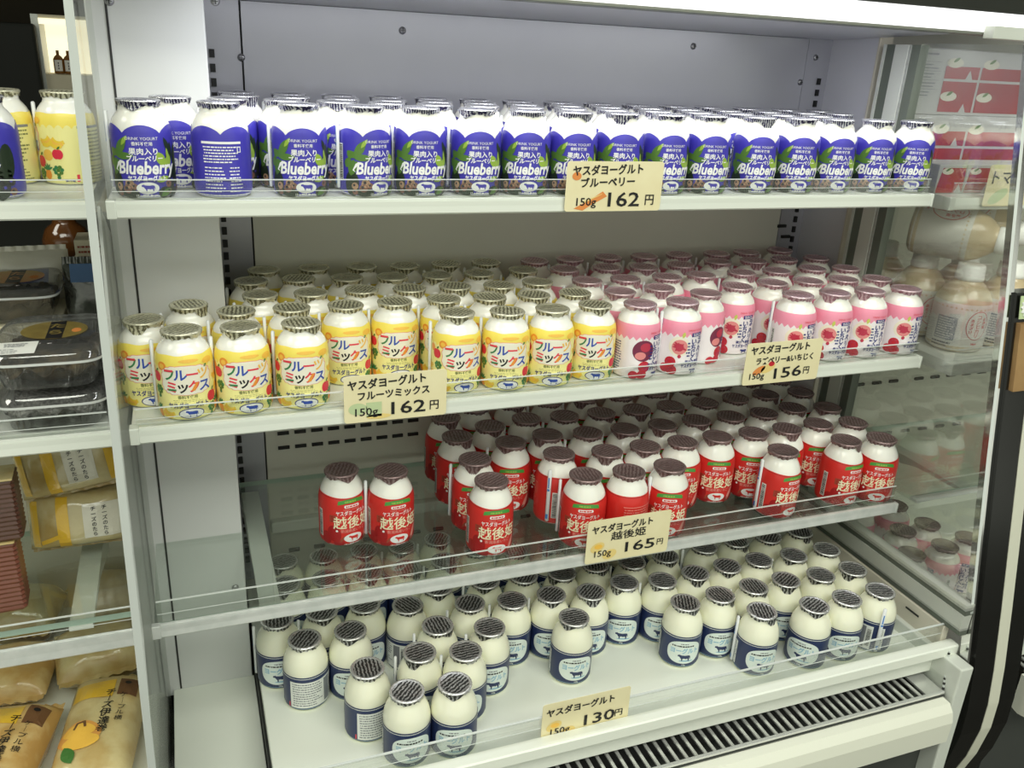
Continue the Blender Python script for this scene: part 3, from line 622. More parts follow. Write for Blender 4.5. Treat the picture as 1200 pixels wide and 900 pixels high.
def red_label():
    mb = MB(); f = prof_fn(DOME); sleeve(mb, DOME, .0014, lambda u: .0595 - .0024*math.cos(u)**2*(math.cos(u) > 0), 'red_film')
    a = Flat()
    for x, y, rx, ry, r in ((-19, 16, 7, 10, .3), (-14, 5, 6, 4.5, .2), (-28, 10, 6, 8, 0), (18, 5, 7, 6, 0), (27, 13, 6, 9, -.3)): a.ell(x, y, rx, ry, 'red_deep', 1, 18, r)
    a.leaf(-13, 6, 9, 2.5, 1.0, 'stamp_brown', 2); a.leaf(12, 4, 7, 2, .7, 'leaf_dark', 2); a.ell(19, 13, 2.6, 9, 'red_pink', 2, 14, -.5)
    a.poly([(-15, 50.2), (-7, 51.6), (7, 51.6), (15, 50.2), (14.2, 54.4), (6, 55.8), (-6, 55.8), (-14.2, 54.4)], 'ribbon_green', 2); a.bars(-9, 52, 9, 55, 1, 'leaf_bright', 3, 2, .5)
    a.poly([(-7.5, 46.4), (7.5, 46.4), (8.2, 47.9), (7.5, 49.6), (-7.5, 49.6), (-8.2, 47.9)], 'white_ink', 2); a.bars(-6.8, 46.8, 6.8, 49.2, 1, 'red_film', 3, 4, .6)
    a.text('DRINK YOGURT', 0, 43.8, 2.4, 'red_pink', 3, 0)
    a.text('ヤスダヨーグルト', 0, 38.4, 5.6, 'white_ink', 3, .02, width=33)
    a.text('越後姫', 1.5, 23.6, 15.5, 'title_cream', 4, .014, width=42)
    a.ell(-16, 19.8, 1.3, 1.3, 'white_ink', 3, 10); a.text('新潟県産いちご', 1.5, 17.8, 4.2, 'red_pink', 3, .012, width=27)
    a.ell(1, 10.4, 10, 5.2, 'white_ink', 3, 24); a.cow(1.2, 10.4, 10.5, 'red_film', 4); a.text('はっ酵乳 150g', 0, 2.2, 2.6, 'white_ink', 3, .01)
    a.rect(-23.5, 30, -16.5, 38, 'stamp_brown', 2); a.bars(-23, 30.4, -17, 37.6, 3, 'red_deep', 3, 6, .55)
    a.barcode(-39, 10, -33, 42, 2)
    a.rect(60, 47, 94, 47.8, 'red_pink', 2); a.bars(61, 34, 90, 46, 4, 'red_pink', 2, 9, .4); a.bars(61, 5, 93, 32, 9, 'red_pink', 2, 5, .35)
    a.wrap(mb, R0, f)
    def band(u): return (.0595 - .0024*math.cos(u)**2*(math.cos(u) > 0))
    V = []; F = []
    for k in range(NU + 1):
        u = 2*math.pi*k/NU; z = band(u)
        for zz in (z - .0016, z - .0009): r = f(zz) + .0003; V.append((r*math.sin(u), -r*math.cos(u), zz))
    for k in range(NU): F.append((2*k, 2*k+2, 2*k+3, 2*k+1))
    mb.add(V, F, 'red_deep', True); return mb.mesh('label_sleeve')
def navy_label():
    mb = MB(); f = prof_fn(DOME); sleeve(mb, DOME, .0030, lambda u: .0466, 'navy_film')
    a = Flat()
    for u0 in range(-77, 77, 7):
        a.rect(u0, 44.4, u0 + 7, 45.1, 'label_white', 2); a.rect(u0, 4.6, u0 + 7, 5.2, 'sky_text', 2)
    P = [(21.0*math.copysign(abs(math.cos(t))**.8, math.cos(t)), 24.6 + 16.0*math.copysign(abs(math.sin(t))**.8, math.sin(t))) for t in [2*math.pi*k/40 for k in range(40)]]
    a.poly(P, 'oval_pale', 2)
    a.bars(-7, 35.4, 7, 38, 1, 'grey_text', 3, 2, .5)
    a.bars(-16, 31.8, 16, 34.8, 1, 'ink_black', 3, 3, .6)
    a.text('ヨーグルト', 0, 23.8, 8.0, 'sky_text', 3, .04, width=34)
    a.cow(0, 17.4, 15.5, 'navy_film', 4); a.ell(3, 12.6, 9, 1, 'sky_text', 3, 12)
    a.text('150g', 0, 6, 2.4, 'label_white', 3, .02)
    a.rect(50, 6, 104, 40, 'label_white', 2); a.bars(52, 8, 86, 39, 10, 'grey_text', 3, 9, .45); a.rect(88, 8, 96, 38, 'grey_text', 3); a.barcode(97, 10, 103, 36, 3); a.rect(47.6, 6, 49, 12, 'text_red', 3)
    a.rect(-43, 7, -36, 39, 'label_white', 2); a.bars(-42.4, 8, -36.4, 38, 12, 'grey_text', 3, 12, .5)
    a.wrap(mb, R0, f); return mb.mesh('label_sleeve')

BODY_TALL = body_mesh(TALL, 'bottle_white', 'bottle_body'); BODY_DOME = body_mesh(DOME, 'bottle_white', 'bottle_body'); BODY_CREAM = body_mesh(DOME, 'bottle_cream', 'bottle_body')
STRAW = straw_mesh('drinking_straw')
def caps(m): return [cap_mesh(m, 'foil_cap', 11), cap_mesh(m, 'foil_cap', 12), cap_mesh(m, 'foil_cap', 13)]
def tabs(m): return [tab_mesh(m, .0065, .62), tab_mesh(m, .0115, .58)]
KIND = {
 'blueberry': dict(body=BODY_TALL, label=blue_label(), caps=caps('foil_silver_blue'), tabs=tabs('foil_silver_blue'), cat='yogurt bottle', txt='blueberry yogurt bottle', shelf='top shelf'),
 'fruit':     dict(body=BODY_TALL, label=yellow_label(), caps=caps('foil_gold'), tabs=tabs('foil_gold'), cat='yogurt bottle', txt='yellow mixed-fruit yogurt bottle', shelf='second shelf'),
 'fig':       dict(body=BODY_TALL, label=pink_label(), caps=caps('foil_pink'), tabs=tabs('foil_pink'), cat='yogurt bottle', txt='pink raspberry-fig yogurt bottle', shelf='second shelf'),
 'straw':     dict(body=BODY_DOME, label=red_label(), caps=caps('foil_mauve'), tabs=tabs('foil_mauve'), cat='yogurt bottle', txt='red strawberry yogurt bottle', shelf='glass third shelf'),
 'plain':     dict(body=BODY_CREAM, label=navy_label(), caps=caps('foil_steel'), tabs=tabs('foil_steel'), cat='yogurt bottle', txt='navy plain yogurt bottle', shelf='bottom deck'),
}
NAMES = {'blueberry': 'blueberry_yogurt_bottle', 'fruit': 'mixed_fruit_yogurt_bottle', 'fig': 'raspberry_fig_yogurt_bottle', 'straw': 'strawberry_yogurt_bottle', 'plain': 'plain_yogurt_bottle'}
GROUP = {'blueberry': 'blueberry yogurt bottles on the top shelf', 'fruit': 'mixed fruit yogurt bottles on the second shelf', 'fig': 'raspberry fig yogurt bottles on the second shelf', 'straw': 'strawberry yogurt bottles on the glass shelf', 'plain': 'plain yogurt bottles on the bottom deck'}
ORD = ['zeroth', 'first', 'second', 'third', 'fourth', 'fifth', 'sixth', 'seventh', 'eighth', 'ninth', 'tenth', 'eleventh', 'twelfth', 'thirteenth', 'fourteenth', 'fifteenth', 'sixteenth', 'seventeenth', 'eighteenth', 'nineteenth', 'twentieth', 'twenty-first', 'twenty-second']
def bottle(kind, x, y, z, turn, rg, label, group, straw=True, scale=1.0, tab=None):
    K = KIND[kind]
    t = thing(NAMES[kind], label, K['cat'], (x, y, z + .0005), (0, 0, turn), group); t.scale = (scale,)*3
    def part(name, me, rot=0):
        o = bpy.data.objects.new(name, me); C.objects.link(o); o.parent = t; o.rotation_euler = (0, 0, rot); return o
    part('bottle_body', K['body']); part('label_sleeve', K['label'])
    k = rg.choice((0, 0, 1, 1, 2)) if tab is None else tab
    c = part('foil_cap', K['caps'][k], rg.uniform(-.9, .9))
    if k:
        o = bpy.data.objects.new('pull_tab', K['tabs'][k - 1]); C.objects.link(o); o.parent = c
    if straw: part('drinking_straw', STRAW)
    return t
POS = {
 'blueberry': [(322,8230),(966,8230),(1646,8230),(2244,8230),(2776,8230),(3332,8230),(3855,8230),(4371,8230),(4899,8230),(5448,8230),(5964,8230),(6585,8230),(7138,8230),(7651,8230),(8222,8230),(8801,8230),(579,8735),(1075,8735),(1570,8735),(2066,8735),(2562,8735),(3057,8735),(3553,8735),(4048,8735),(4544,8735),(5040,8735),(5561,8735),(6103,8735),(6644,8735),(7217,8735),(7763,8735),(1220,9240),(1715,9240),(2211,9240),(2706,9240),(3201,9240),(3697,9240),(4193,9240),(4720,9240),(5216,9240),(5755,9240),(6278,9240),(6820,9240),(7406,9240),(7976,9240),(8500,9240),(1220,9750),(1742,9750),(2270,9750),(2781,9750),(3292,9750),(3811,9750),(4329,9750),(4843,9750),(5363,9750),(5879,9750),(6388,9750),(6901,9750),(7470,9750),(8058,9750),(8613,9750)],
 'fruit': [(179,8239),(500,7860),(578,8661),(1007,7860),(1003,8360),(1277,8899),(1230,9464),(1409,9936),(1548,7861),(1528,8380),(1794,8892),(1741,9493),(1972,9953),(2058,8374),(2330,8921),(2268,9446),(2533,9944),(2569,8407),(2846,8886),(2777,9404),(3038,9899),(3097,8420),(3088,7906),(3364,8889),(3299,9380),(3566,9922),(3605,8404),(3607,7860),(3872,8852),(3818,9400),(4080,9924),(4113,8399),(4364,8912),(4403,9478),(4107,7860),(4609,8406),(4621,7910)],
 'fig': [(4728,9909),(4936,9439),(5234,9945),(4978,8878),(5516,9440),(5796,9964),(5148,8363),(5135,7860),(5489,8888),(6009,9389),(6325,9955),(5695,8431),(5660,7860),(6052,8880),(6571,9420),(6870,9967),(6125,8120),(6548,8899),(7191,9521),(7459,9954),(6688,8329),(7155,8922),(7737,9492),(7965,9977),(7248,8396),(7702,8940),(8246,9504),(8570,10033),(7204,7860),(7781,8403),(8291,8975),(8790,9510),(7734,7860),(8798,8913),(8319,8400),(8256,7860),(8813,8356),(8815,7860)],
 'straw': [(2013,8597),(2534,8438),(3548,9721),(3520,9126),(3536,8479),(3550,7936),(4012,9324),(4101,8805),(4549,9435),(4622,8904),(4549,8370),(5073,9393),(5142,8826),(5143,8281),(4629,7783),(5153,7735),(5598,9369),(5668,8819),(5669,8293),(6124,9364),(6211,8817),(6650,9371),(5693,7740),(6195,8287),(6736,8844),(6723,8317),(7191,9362),(7272,8841),(7251,8296),(7723,9395),(7798,8829),(7780,8301),(7305,7750),(8251,9420),(8320,8896),(8305,8334),(8312,7795),(8835,9377),(8835,8789),(8826,8261),(8835,7735),(4020,9954),(4546,9961),(5070,9927),(5596,9924),(6146,9890),(6692,9895),(7255,9884),(7785,9918),(8311,9944),(8835,9903)],
 'plain': [(1419,9526),(1380,9021),(1915,9512),(1876,9017),(2427,9502),(2372,9009),(3414,9510),(3360,8991),(2865,8958),(2921,9456),(1217,8358),(1460,7925),(1713,8362),(1961,7932),(2209,8362),(2016,7265),(2325,6808),(2820,6775),(2600,7352),(3080,7229),(2912,7742),(2681,8208),(3390,8038),(3466,7548),(3888,7952),(3114,8450),(3707,8419),(4203,8390),(4384,7926),(4465,7437),(4872,7840),(5364,7909),(5850,7811),(5883,7317),(4693,8314),(5185,8372),(5676,8297),(6171,8303),(6345,7839),(6388,7336),(6899,7369),(6692,6906),(7393,6821),(7395,7377),(7911,7342),(7889,6825),(6841,7862),(7336,7870),(7866,7836),(8408,7836),(8423,7340),(6800,8356),(7310,8365),(7817,8330),(8350,8329),(8422,6836),(3838,9123),(4310,8970),(4805,8948),(5293,8856),(5863,8789),(6424,8730)],
}
ZB = {'blueberry': -.1347, 'fruit': -.3270, 'fig': -.3270, 'straw': -.5279, 'plain': -.689}
TURN = {('blueberry', 1): (math.pi - .05, ', back turned'), ('blueberry', 2): (.0, ''), ('blueberry', 0): (.02, ''), ('blueberry', 3): (.35, ''), ('fig', 7): (math.pi + .05, ', purple fig print'), ('fig', 16): (math.pi + .55, ', purple fig sideways'), ('plain', 11): (-2.9, ', back turned'), ('plain', 15): (-2.7, ', back turned'), ('plain', 21): (1.75, ', barcode side'), ('plain', 55): (1.3, ', straw side'), ('plain', 16): (.0, ''), ('plain', 17): (-.25, ''), ('plain', 42): (-.95, ''), ('straw', 15): (math.pi + .1, ', back turned'), ('straw', 10): (1.0, ', barcode side'), ('straw', 32): (.15, ''), ('straw', 36): (.05, ''), ('straw', 0): (.25, ''), ('straw', 1): (.12, ''), ('straw', 5): (-.02, '')}
def rows_of(P, pitch):
    """row number from the front: bottles whose fronts lie within half a pitch of one another"""
    order = sorted(range(len(P)), key=lambda i: P[i][1]); row = {}; r = 0; y0 = P[order[0]][1]
    for i in order:
        if P[i][1] - y0 > pitch: r += 1; y0 = P[i][1]
        row[i] = r
    return row
for kind, P in POS.items():
    rg = random.Random(len(P)*3 + 1)
    Q = [(a*1e-4, b*1e-4) for a, b in P]; row = rows_of(Q, .036)
    cnt = {}
    for i in row: cnt.setdefault(row[i], []).append(i)
    for r in cnt: cnt[r].sort(key=lambda i: Q[i][0])
    last = max(cnt)
    for i, (x, y) in enumerate(Q):
        r = row[i]; k = cnt[r].index(i) + 1; n = len(cnt[r])
        rn = 'front' if r == 0 else 'rearmost' if r == last else ORD[r + 1]
        kn = 'leftmost' if k == 1 and n > 1 else 'rightmost' if k == n and n > 1 else ('only one' if n == 1 else ORD[k] + ' from left')
        base = math.atan2(x - .06, y)*.45                     # most fronts look out to the aisle, a little towards the viewer
        turn = -base + rg.uniform(-.16, .16); note = ''
        key = (kind, i)
        if key in TURN: turn, note = TURN[key]
        label = '%s%s, %s in %s row on %s' % (KIND[kind]['txt'], note, kn, rn, KIND[kind]['shelf'])
        bottle(kind, x, y, ZZ(ZB[kind]), turn, rg, label, GROUP[kind], straw=rg.random() < (.75 if kind != 'plain' else .55), scale=1.061 if kind == 'straw' else 1.0)
# ------------------------------------------------------------------ price cards
mat('draw_orange', (.72, .25, .06), .6); mat('draw_green', (.50, .60, .34), .6); mat('draw_gold', (.78, .60, .22), .6); mat('brush_ink', (.006, .006, .007), .6)
def card(label, x, y, z, w, h, lines, doodle, lean=0.0, yaw=0.0, up=None):
    c = MB(); r = 3.0 if doodle != 'none' else 1.0; W, H = w*1000, h*1000; P = []
    for cx, cy, a0 in ((W - r, r, -90), (W - r, H - r, 0), (r, H - r, 90), (r, r, 180)):
        for k in range(5): a = math.radians(a0 + 22.5*k); P.append((cx + r*math.cos(a), cy + r*math.sin(a)))
    c.prism([(a*.001, b*.001) for a, b in P], 1, 0, .0006, 'card_paper')
    F = Flat()
    if doodle == 'orange': F.poly([(10, 3), (33, 15), (41, 20), (46, 15), (28, 6), (20, 1)], 'draw_orange', 1); F.ell(11, 35, 5, 4, 'draw_orange', 1); F.poly([(20, 8), (40, 17), (41, 18), (20, 10)], 'draw_gold', 2)
    if doodle == 'green': F.ell(13, 14, 9, 6, 'draw_green', 1); F.rect(21, 5, 36, 20, 'draw_green', 1); F.ell(33, 5, 12, 2.6, 'draw_gold', 1)
    if doodle == 'fig': F.ell(20, 17, 9, 4, 'draw_orange', 1, 16, .5); F.ell(32, 19, 10, 5, 'draw_gold', 1, 16, .4); F.ell(36, 24, 4, 3, 'rasp_red', 2)
    if doodle == 'gold': F.ell(14, 20, 9, 6, 'draw_gold', 1, 18, .4); F.ell(30, 9, 9, 6, 'draw_gold', 1, 18, .3); F.ell(15, 21, 5, 3, 'orange_light', 2)
    if doodle == 'leafy': F.ell(22, 12, 16, 7, 'draw_green', 1, 18, .5)
    for t, x0, y0, s, wd, rot in lines: F.text(t, x0, y0, s, 'brush_ink', 3, .028 if len(t) > 4 else .012, 0, rot, 1, wd)
    F.lay(c, (0, 0, 0), (1, 0, 0), (0, 0, 1))
    o = c.build('price_card', None, (x, y, ZZ(z)), (lean, 0, yaw))
    return tag(o, label, 'price card', 'handwritten price cards')
YS = 'ヤスダヨーグルト'
card('cream handwritten card reading 162 with an orange drawing, on top shelf rail', .4175, .7895, -.1485, .1085, .0495, [(YS, 46, 37.5, 10.5, 78, .03), ('ブルーベリー', 46, 25.5, 10, 60, .03), ('150g', 22, 6, 11, 22, .0), ('162', 63, 5, 20, 36, 0), ('円', 95, 7, 12, 10, 0)], 'orange')
card('cream handwritten card reading 162 with a green drawing, on second shelf rail', .1875, .7518, -.3400, .1005, .0480, [(YS, 42, 36, 10.5, 76, .04), ('フルーツミックス', 48, 24.5, 9.5, 70, .03), ('150g', 20, 7, 11, 22, 0), ('162', 60, 6, 18, 34, 0), ('円', 88, 8, 11, 9, 0)], 'green')
card('cream handwritten card reading 156, under the pink bottles', .6355, .7518, -.3410, .1035, .0500, [(YS, 46, 38, 10.5, 80, .02), ('ラズベリー&いちじく', 54, 25.5, 9, 78, .02), ('150g', 17, 7, 10, 20, 0), ('156', 58, 6, 18, 38, .04), ('円', 86, 9, 10, 8, 0)], 'fig')
card('cream handwritten card reading 165, on the glass shelf rail', .4490, .7350, -.5335, .1050, .0550, [(YS, 44, 40, 10.5, 76, .03), ('越後姫', 52, 28, 12, 44, .02), ('150g', 20, 8, 11, 21, 0), ('165', 66, 9, 18, 38, 0), ('円', 94, 12, 9, 8, 0)], 'gold')
card('cream handwritten card reading 130, tucked behind the white front lip', .3625, .6318, -.6710, .1010, .0500, [(YS, 44, 35, 10.5, 78, .02), ('150g', 20, 9, 11, 22, 0), ('130', 64, 12, 19, 36, 0), ('円', 89, 15, 10, 9, 0)], 'gold', lean=.0)
card('cream handwritten card with green drawing, right of the clear bracket behind glass', .972, .7862, -.1490, .070, .0495, [('トマト', 30, 28, 18, 50, 0)], 'leafy')

# ------------------------------------------------------------------ packs, trays, boxes in the left bay
mat('bread_tan', (.55, .33, .10), .45, noise=(40, (.68, .50, .22)), coat=.6, bump=(60, .5)); mat('bread_pale', (.62, .52, .26), .3, noise=(35, (.50, .36, .14)), coat=.7, bump=(70, .5))
mat('pack_yellow', (.80, .50, .04), .3, coat=.7); mat('pack_tan', (.50, .36, .16), .3, noise=(26, (.62, .50, .26)), coat=.8, bump=(45, .6)); mat('pack_clear', (.58, .50, .27), .2, noise=(30, (.46, .33, .12)), coat=.9, bump=(50, .9))
mat('noodle_brown', (.070, .022, .012), .35, coat=.5, bump=(90, .4)); mat('noodle_red', (.16, .045, .025), .35, coat=.5, bump=(90, .4)); mat('pouch_black', (.018, .019, .016), .16, noise=(30, (.10, .11, .09)), coat=1.0, bump=(70, 1.0))
mat('food_brown', (.060, .048, .030), .5, noise=(90, (.14, .10, .05)), bump=(120, .8)); mat('food_grey', (.09, .09, .085), .5, noise=(300, (.32, .32, .30)), bump=(200, .6)); mat('sticker_gold', (.36, .27, .075), .35, metal=.35, noise=(60, (.28, .20, .05))); mat('sticker_orange', (.62, .25, .05), .3, metal=.3, noise=(50, (.50, .32, .08)))
mat('label_blue', (.03, .10, .24), .5); mat('cookie', (.72, .34, .08), .5); mat('leaf_print', (.05, .17, .03), .5); mat('seal_brown', (.16, .075, .03), .5); mat('wrap_white', (.70, .68, .58), .3, coat=.6, bump=(60, .5))
def pillow(name, label, cat, loc, L, W, H, film, art=None, rot=(0,0,0), group=None, seed=1, crimp=.009):
    """flow-wrapped pack: swollen body, flat crimped ends along y; art in mm laid over the upper face"""
    t = thing(name, label, cat, (loc[0], loc[1], loc[2] + .0018), rot, group); rg = random.Random(seed); ph = [rg.uniform(0, 6) for _ in range(4)]
    def hgt(x, y):
        a, b = abs(2*x/W), abs(2*y/L)
        e = max(0, 1 - a**3.2)*max(0, 1 - b**4)
        return H*.5*e**.55*(1 + .05*math.sin(x*170 + ph[0])*math.cos(y*130 + ph[1]))
    p = MB()
    p.grid(lambda u, v: ((u-.5)*W, (v-.5)*L, H*.5 + hgt((u-.5)*W, (v-.5)*L)), 22, 26, film); p.grid(lambda u, v: ((.5-u)*W, (v-.5)*L, H*.5 - hgt((.5-u)*W, (v-.5)*L)), 22, 26, film)
    if art:
        for V, F, m, layer in art.pieces(6.0, [k*5 for k in range(-16, 17)]):
            p.add([(a*.001, c*.001, H*.5 + hgt(a*.001, c*.001) + .0005 + .0003*layer) for a, c in V], F, m, False)
    p.build('pack_film', t)
    for s in (-1, 1):
        e = MB(); e.grid(lambda u, v: ((u-.5)*W*.97, s*(L*.5 - .001 + v*crimp), H*.5 + .0009*math.sin(u*46)*(.3 + v)), 46, 3, film); e.build('end_seal', t)
    return t
def bread_art(seed, cookie=True):
    a = Flat(); rg = random.Random(seed)
    a.poly([(-30, 24), (8, 24), (8, 52), (-30, 50)], 'pack_yellow', 1); a.rect(12, 26, 30, 54, 'seal_brown', 1); a.ell(20, 46, 3, 3, 'brush_ink', 2)
    for i, ch in enumerate('チーズ伊達巻'): a.text(ch if ch != 'ー' else '｜', 6, 27 - i*10.5, 11, 'brush_ink', 3, .012)
    for i, ch in enumerate('ケーブル横丁の'[:5]): a.text(ch if ch != 'ー' else '｜', 19, 22 - i*8.5, 8, 'brush_ink', 3, .0)
    if cookie:
        a.ell(-13, -27, 20, 18, 'cookie', 2, 22); a.ell(-10, -36, 17, 9, 'orange_light', 3, 18); a.ell(-14, -22, 15, 9, 'orange_light', 3, 18); a.leaf(-24, -40, 22, 12, -1.1, 'leaf_print', 4)
        a.poly([(-20, -20), (-18, -12), (-10, -10), (-8, -18), (-10, -19), (-12, -13), (-16, -14), (-18, -21)], 'seal_brown', 4)
    return a
pillow('bread_pack', 'clear bread pack with yellow header lying beside the divider, orange cookie print', 'bread pack', (-.060, .775, ZZ(-.689)), .150, .074, .046, 'bread_pale', bread_art(1), (0, 0, -.12), 'bread packs on the left deck', 1)
pillow('bread_pack', 'brown bread pack with yellow corner, second from the divider in the front', 'bread pack', (-.146, .755, ZZ(-.689)), .140, .070, .052, 'bread_tan', bread_art(2), (0, 0, -.20), 'bread packs on the left deck', 2)
pillow('bread_pack', 'dark-topped bread pack at the lower left edge of the photo', 'bread pack', (-.232, .74, ZZ(-.689)), .140, .070, .052, 'bread_tan', bread_art(3, False), (0, 0, -.22), 'bread packs on the left deck', 3)
pillow('bread_pack', 'bread pack lying behind the others, tucked under the glass shelf by the divider', 'bread pack', (-.068, .905, ZZ(-.689)), .080, .094, .050, 'bread_pale', None, (0, 0, .15), 'bread packs on the left deck', 4)
pillow('bread_pack', 'bread pack with green leaf print, rear left under the glass shelf', 'bread pack', (-.160, .90, ZZ(-.689)), .085, .090, .040, 'bread_tan', None, (0, 0, -.1), 'bread packs on the left deck', 5)
for i, (x, y, r) in enumerate(((-.236, .99, .1), (-.153, .995, -.15), (-.068, 1.0, .1))):
    pillow('snack_pack', ('leftmost', 'middle', 'rightmost')[i] + ' of three yellowish snack packs seen through the left glass shelf', 'snack pack', (x, y, ZZ(-.689)), .075, .070, .060, ('pack_tan', 'pack_clear', 'pack_tan')[i], None, (0, 0, r), 'snack packs seen through the left glass shelf', 11 + i)
def snack(label, x, y, z, tilt, seed):
    """upright clear snack pack, yellow ribbon and white label facing the aisle"""
    a = Flat(); a.rect(-44, -24, -37, 24, 'pack_yellow', 2); a.rect(-20, -26, -9, 26, 'pack_yellow', 2); a.rect(36, -24, 45, 24, 'pack_yellow', 2) if seed == 1 else a.poly([(-36, -22), (-20, -16), (-20, -11), (-36, -17)], 'pack_yellow', 2)
    a.rect(-1 if seed == 1 else 4, -18, 26 if seed == 1 else 38, 18, 'wrap_white', 2)
    rg = random.Random(seed)
    for cx in (6, 16):
        for k in range(6): a.text('チーズのたら'[k], cx + (8 if seed != 1 else 0), 11 - k*5.4, 5, 'ink_black', 3, .02)
    t = pillow('snack_pack', label, 'snack pack', (x, y, z), .060, .098, .050, 'pack_clear', a, (math.pi/2, 0, 0), 'yellow ribbon snack packs', seed, .004)
    t.rotation_euler = (math.radians(78), tilt, 0); return t
snack('upper clear snack pack with yellow ribbons and white label, left of the divider', -.067, .905, ZZ(-.4160), -.14, 1)
snack('lower clear snack pack with white vertical label, left of the divider', -.064, .905, ZZ(-.4790), 0, 2)
def noodle(label, x, y, z, h, m):
    """wrapped block with close horizontal ribs"""
    t = thing('rib_wrapped_snack', label, 'snack pack', (x, y, z), (0, 0, .05), 'ribbed brown snack blocks'); n = MB(); k = int(h/.0045)
    pr = []
    for i in range(k*2 + 1): pr.append((.0235 + .0016*(i % 2), h*i/(k*2)))
    V = []; F = []; q = [(-1, -.6), (.9, -.6), (1, -.5), (1, .6), (-1, .6)]
    for r, zz in pr:
        for a, c in q: V.append((a*r, c*r, zz))
    for i in range(len(pr) - 1):
        for j in range(5): j2 = (j+1) % 5; F.append((i*5+j, i*5+j2, (i+1)*5+j2, (i+1)*5+j))
    F.append([4, 3, 2, 1, 0]); F.append([(len(pr)-1)*5 + j for j in range(5)]); n.add(V, F, m); n.build('ribbed_block', t)
    f = MB(); f.box((-.024, -.0165, h), (.024, .0155, h + .002), 'pack_clear', .0008); f.build('top_wrap', t)
noodle('dark brown ribbed snack block on top at the left edge', -.125, .795, ZZ(-.4360), .060, 'noodle_brown')
noodle('reddish brown ribbed snack block underneath the darker one', -.132, .795, ZZ(-.5105), .0715, 'noodle_red')
# clear food trays
def tray(label, x0, y0, z, W, D, food, sticker, extra=None):
    """ribbed clear tub, flange, low clear lid, food inside, oval sticker"""
    t = thing('food_tray', label, 'food tray', (x0 + W/2, y0 + D/2, z), (0, 0, 0), 'clear food trays'); h = .0255
    tub = MB(); N = 96
    def ring(sx, sy, zz, rib):
        o = []
        for k in range(N):
            a = 2*math.pi*k/N; c, s = math.cos(a), math.sin(a)
            o.append((math.copysign(abs(c)**.35, c)*sx*(1 + rib*(k % 2)), math.copysign(abs(s)**.35, s)*sy*(1 + rib*(k % 2)), zz))
        return o
    rs = [ring(W*.36, D*.40, .0008, 0), ring(W*.39, D*.43, .003, .02), ring(W*.45, D*.465, h, .02), ring(W*.5, D*.5, h + .0008, 0), ring(W*.5, D*.5, h + .0022, 0)]
    V = [p for r in rs for p in r]; F = []
    for i in range(len(rs) - 1):
        for k in range(N): k2 = (k+1) % N; F.append((i*N+k, i*N+k2, (i+1)*N+k2, (i+1)*N+k))
    F.append(list(range(N))[::-1]); tub.add(V, F, 'tray_clear', True); tb = tub.build('tub', t); rm = MB(); V = ring(W*.502, D*.502, h + .0004, 0) + ring(W*.502, D*.502, h + .0026, 0); rm.add(V, [(k, (k+1) % N, N + (k+1) % N, N + k) for k in range(N)], 'tray_rim', True); rm.build('rim', tb)
    lid = MB(); ls = [ring(W*.5, D*.5, h + .0024, 0), ring(W*.465, D*.472, h + .0028, 0), ring(W*.450, D*.462, h + .0075, 0), ring(W*.442, D*.456, h + .0080, 0)]
    V = [p for r in ls for p in r]; F = []
    for i in range(3):
        for k in range(N): k2 = (k+1) % N; F.append((i*N+k, i*N+k2, (i+1)*N+k2, (i+1)*N+k))
    F.append([3*N + k for k in range(N)]); lid.add(V, F, 'tray_clear', True)
    lo = lid.build('lid', t); a = Flat(); zt = h + .0083; st = MB()
    a.ell(2, 8, 27, 26, sticker, 1, 30); a.rect(-3, -17, 10, 33, 'ink_black', 2); a.ell(20, 4, 4, 6, 'draw_orange', 2)
    for i, ch in enumerate('たら' if extra else 'さけ'): a.text(ch, 3.5, 14 - 19*i, 14, sticker, 3, .03)
    a.lay(st, (0, 0, zt), (1, 0, 0), (0, 1, 0)); st.build('oval_sticker', lo)
    if extra:
        a = Flat(); st = MB(); a.rect(-38, -54, -7, -22, 'paper_white', 1); a.bars(-33, -36, -12, -26, 3, 'grey_text', 2, 3, .6); a.bars(-36, -52, -20, -39, 3, 'grey_text', 2, 5, .4)
        a.lay(st, (0, 0, zt), (1, 0, 0), (0, 1, 0)); st.build('barcode_label', lo)
    f = MB(); rg = random.Random(int(W*1e4)); f.grid(lambda u, v: ((u-.5)*W*.80, (v-.5)*D*.84, .016 + .004*math.sin(u*19 + 2)*math.cos(v*23) + .002*math.sin(u*47)*math.sin(v*51)), 30, 34, food)
    f.lathe([(0, .0015), (.45*W*.8, .0015), (.47*W*.8, .012), (.40*W*.8, .019), (0, .019)], food, 24); f.build('food', t)
    return t
tray('clear ribbed tray of dark food with gold oval sticker, top of the front stack', -.1040, .755, ZZ(-.2882), .092, .128, 'food_brown', 'sticker_gold', True)
tray('clear ribbed tray underneath the one with gold sticker, resting on the shelf', -.1040, .758, ZZ(-.3270), .092, .128, 'food_grey', 'sticker_gold')
tray('clear tray with orange sticker, upper one of the stack further back', -.1500, .893, ZZ(-.2690), .092, .100, 'food_brown', 'sticker_orange', True)
tray('lower clear tray hidden under the orange stickered one further back', -.1500, .893, ZZ(-.3270 + .0002), .092, .100, 'food_grey', 'sticker_gold')
tray('clear tray at the far left edge beside the gold stickered stack', -.2020, .760, ZZ(-.3270), .092, .120, 'food_grey', 'sticker_gold')
b = MB(); b.box((-.148, .895, ZZ(-.2885)), (-.060, .990, ZZ(-.2692)), 'cream_box', .001); tag(b.build('cardboard_box'), 'low cream box between the two trays further back on the left', 'box')
t = pillow('foil_pouch', 'dark crinkled clear pouch with blue label standing behind the trays by the divider', 'pouch', (-.034, .950, ZZ(-.272)), .094, .046, .032, 'pouch_black', None, (math.radians(82), 0, -.05), None, 21, .008)
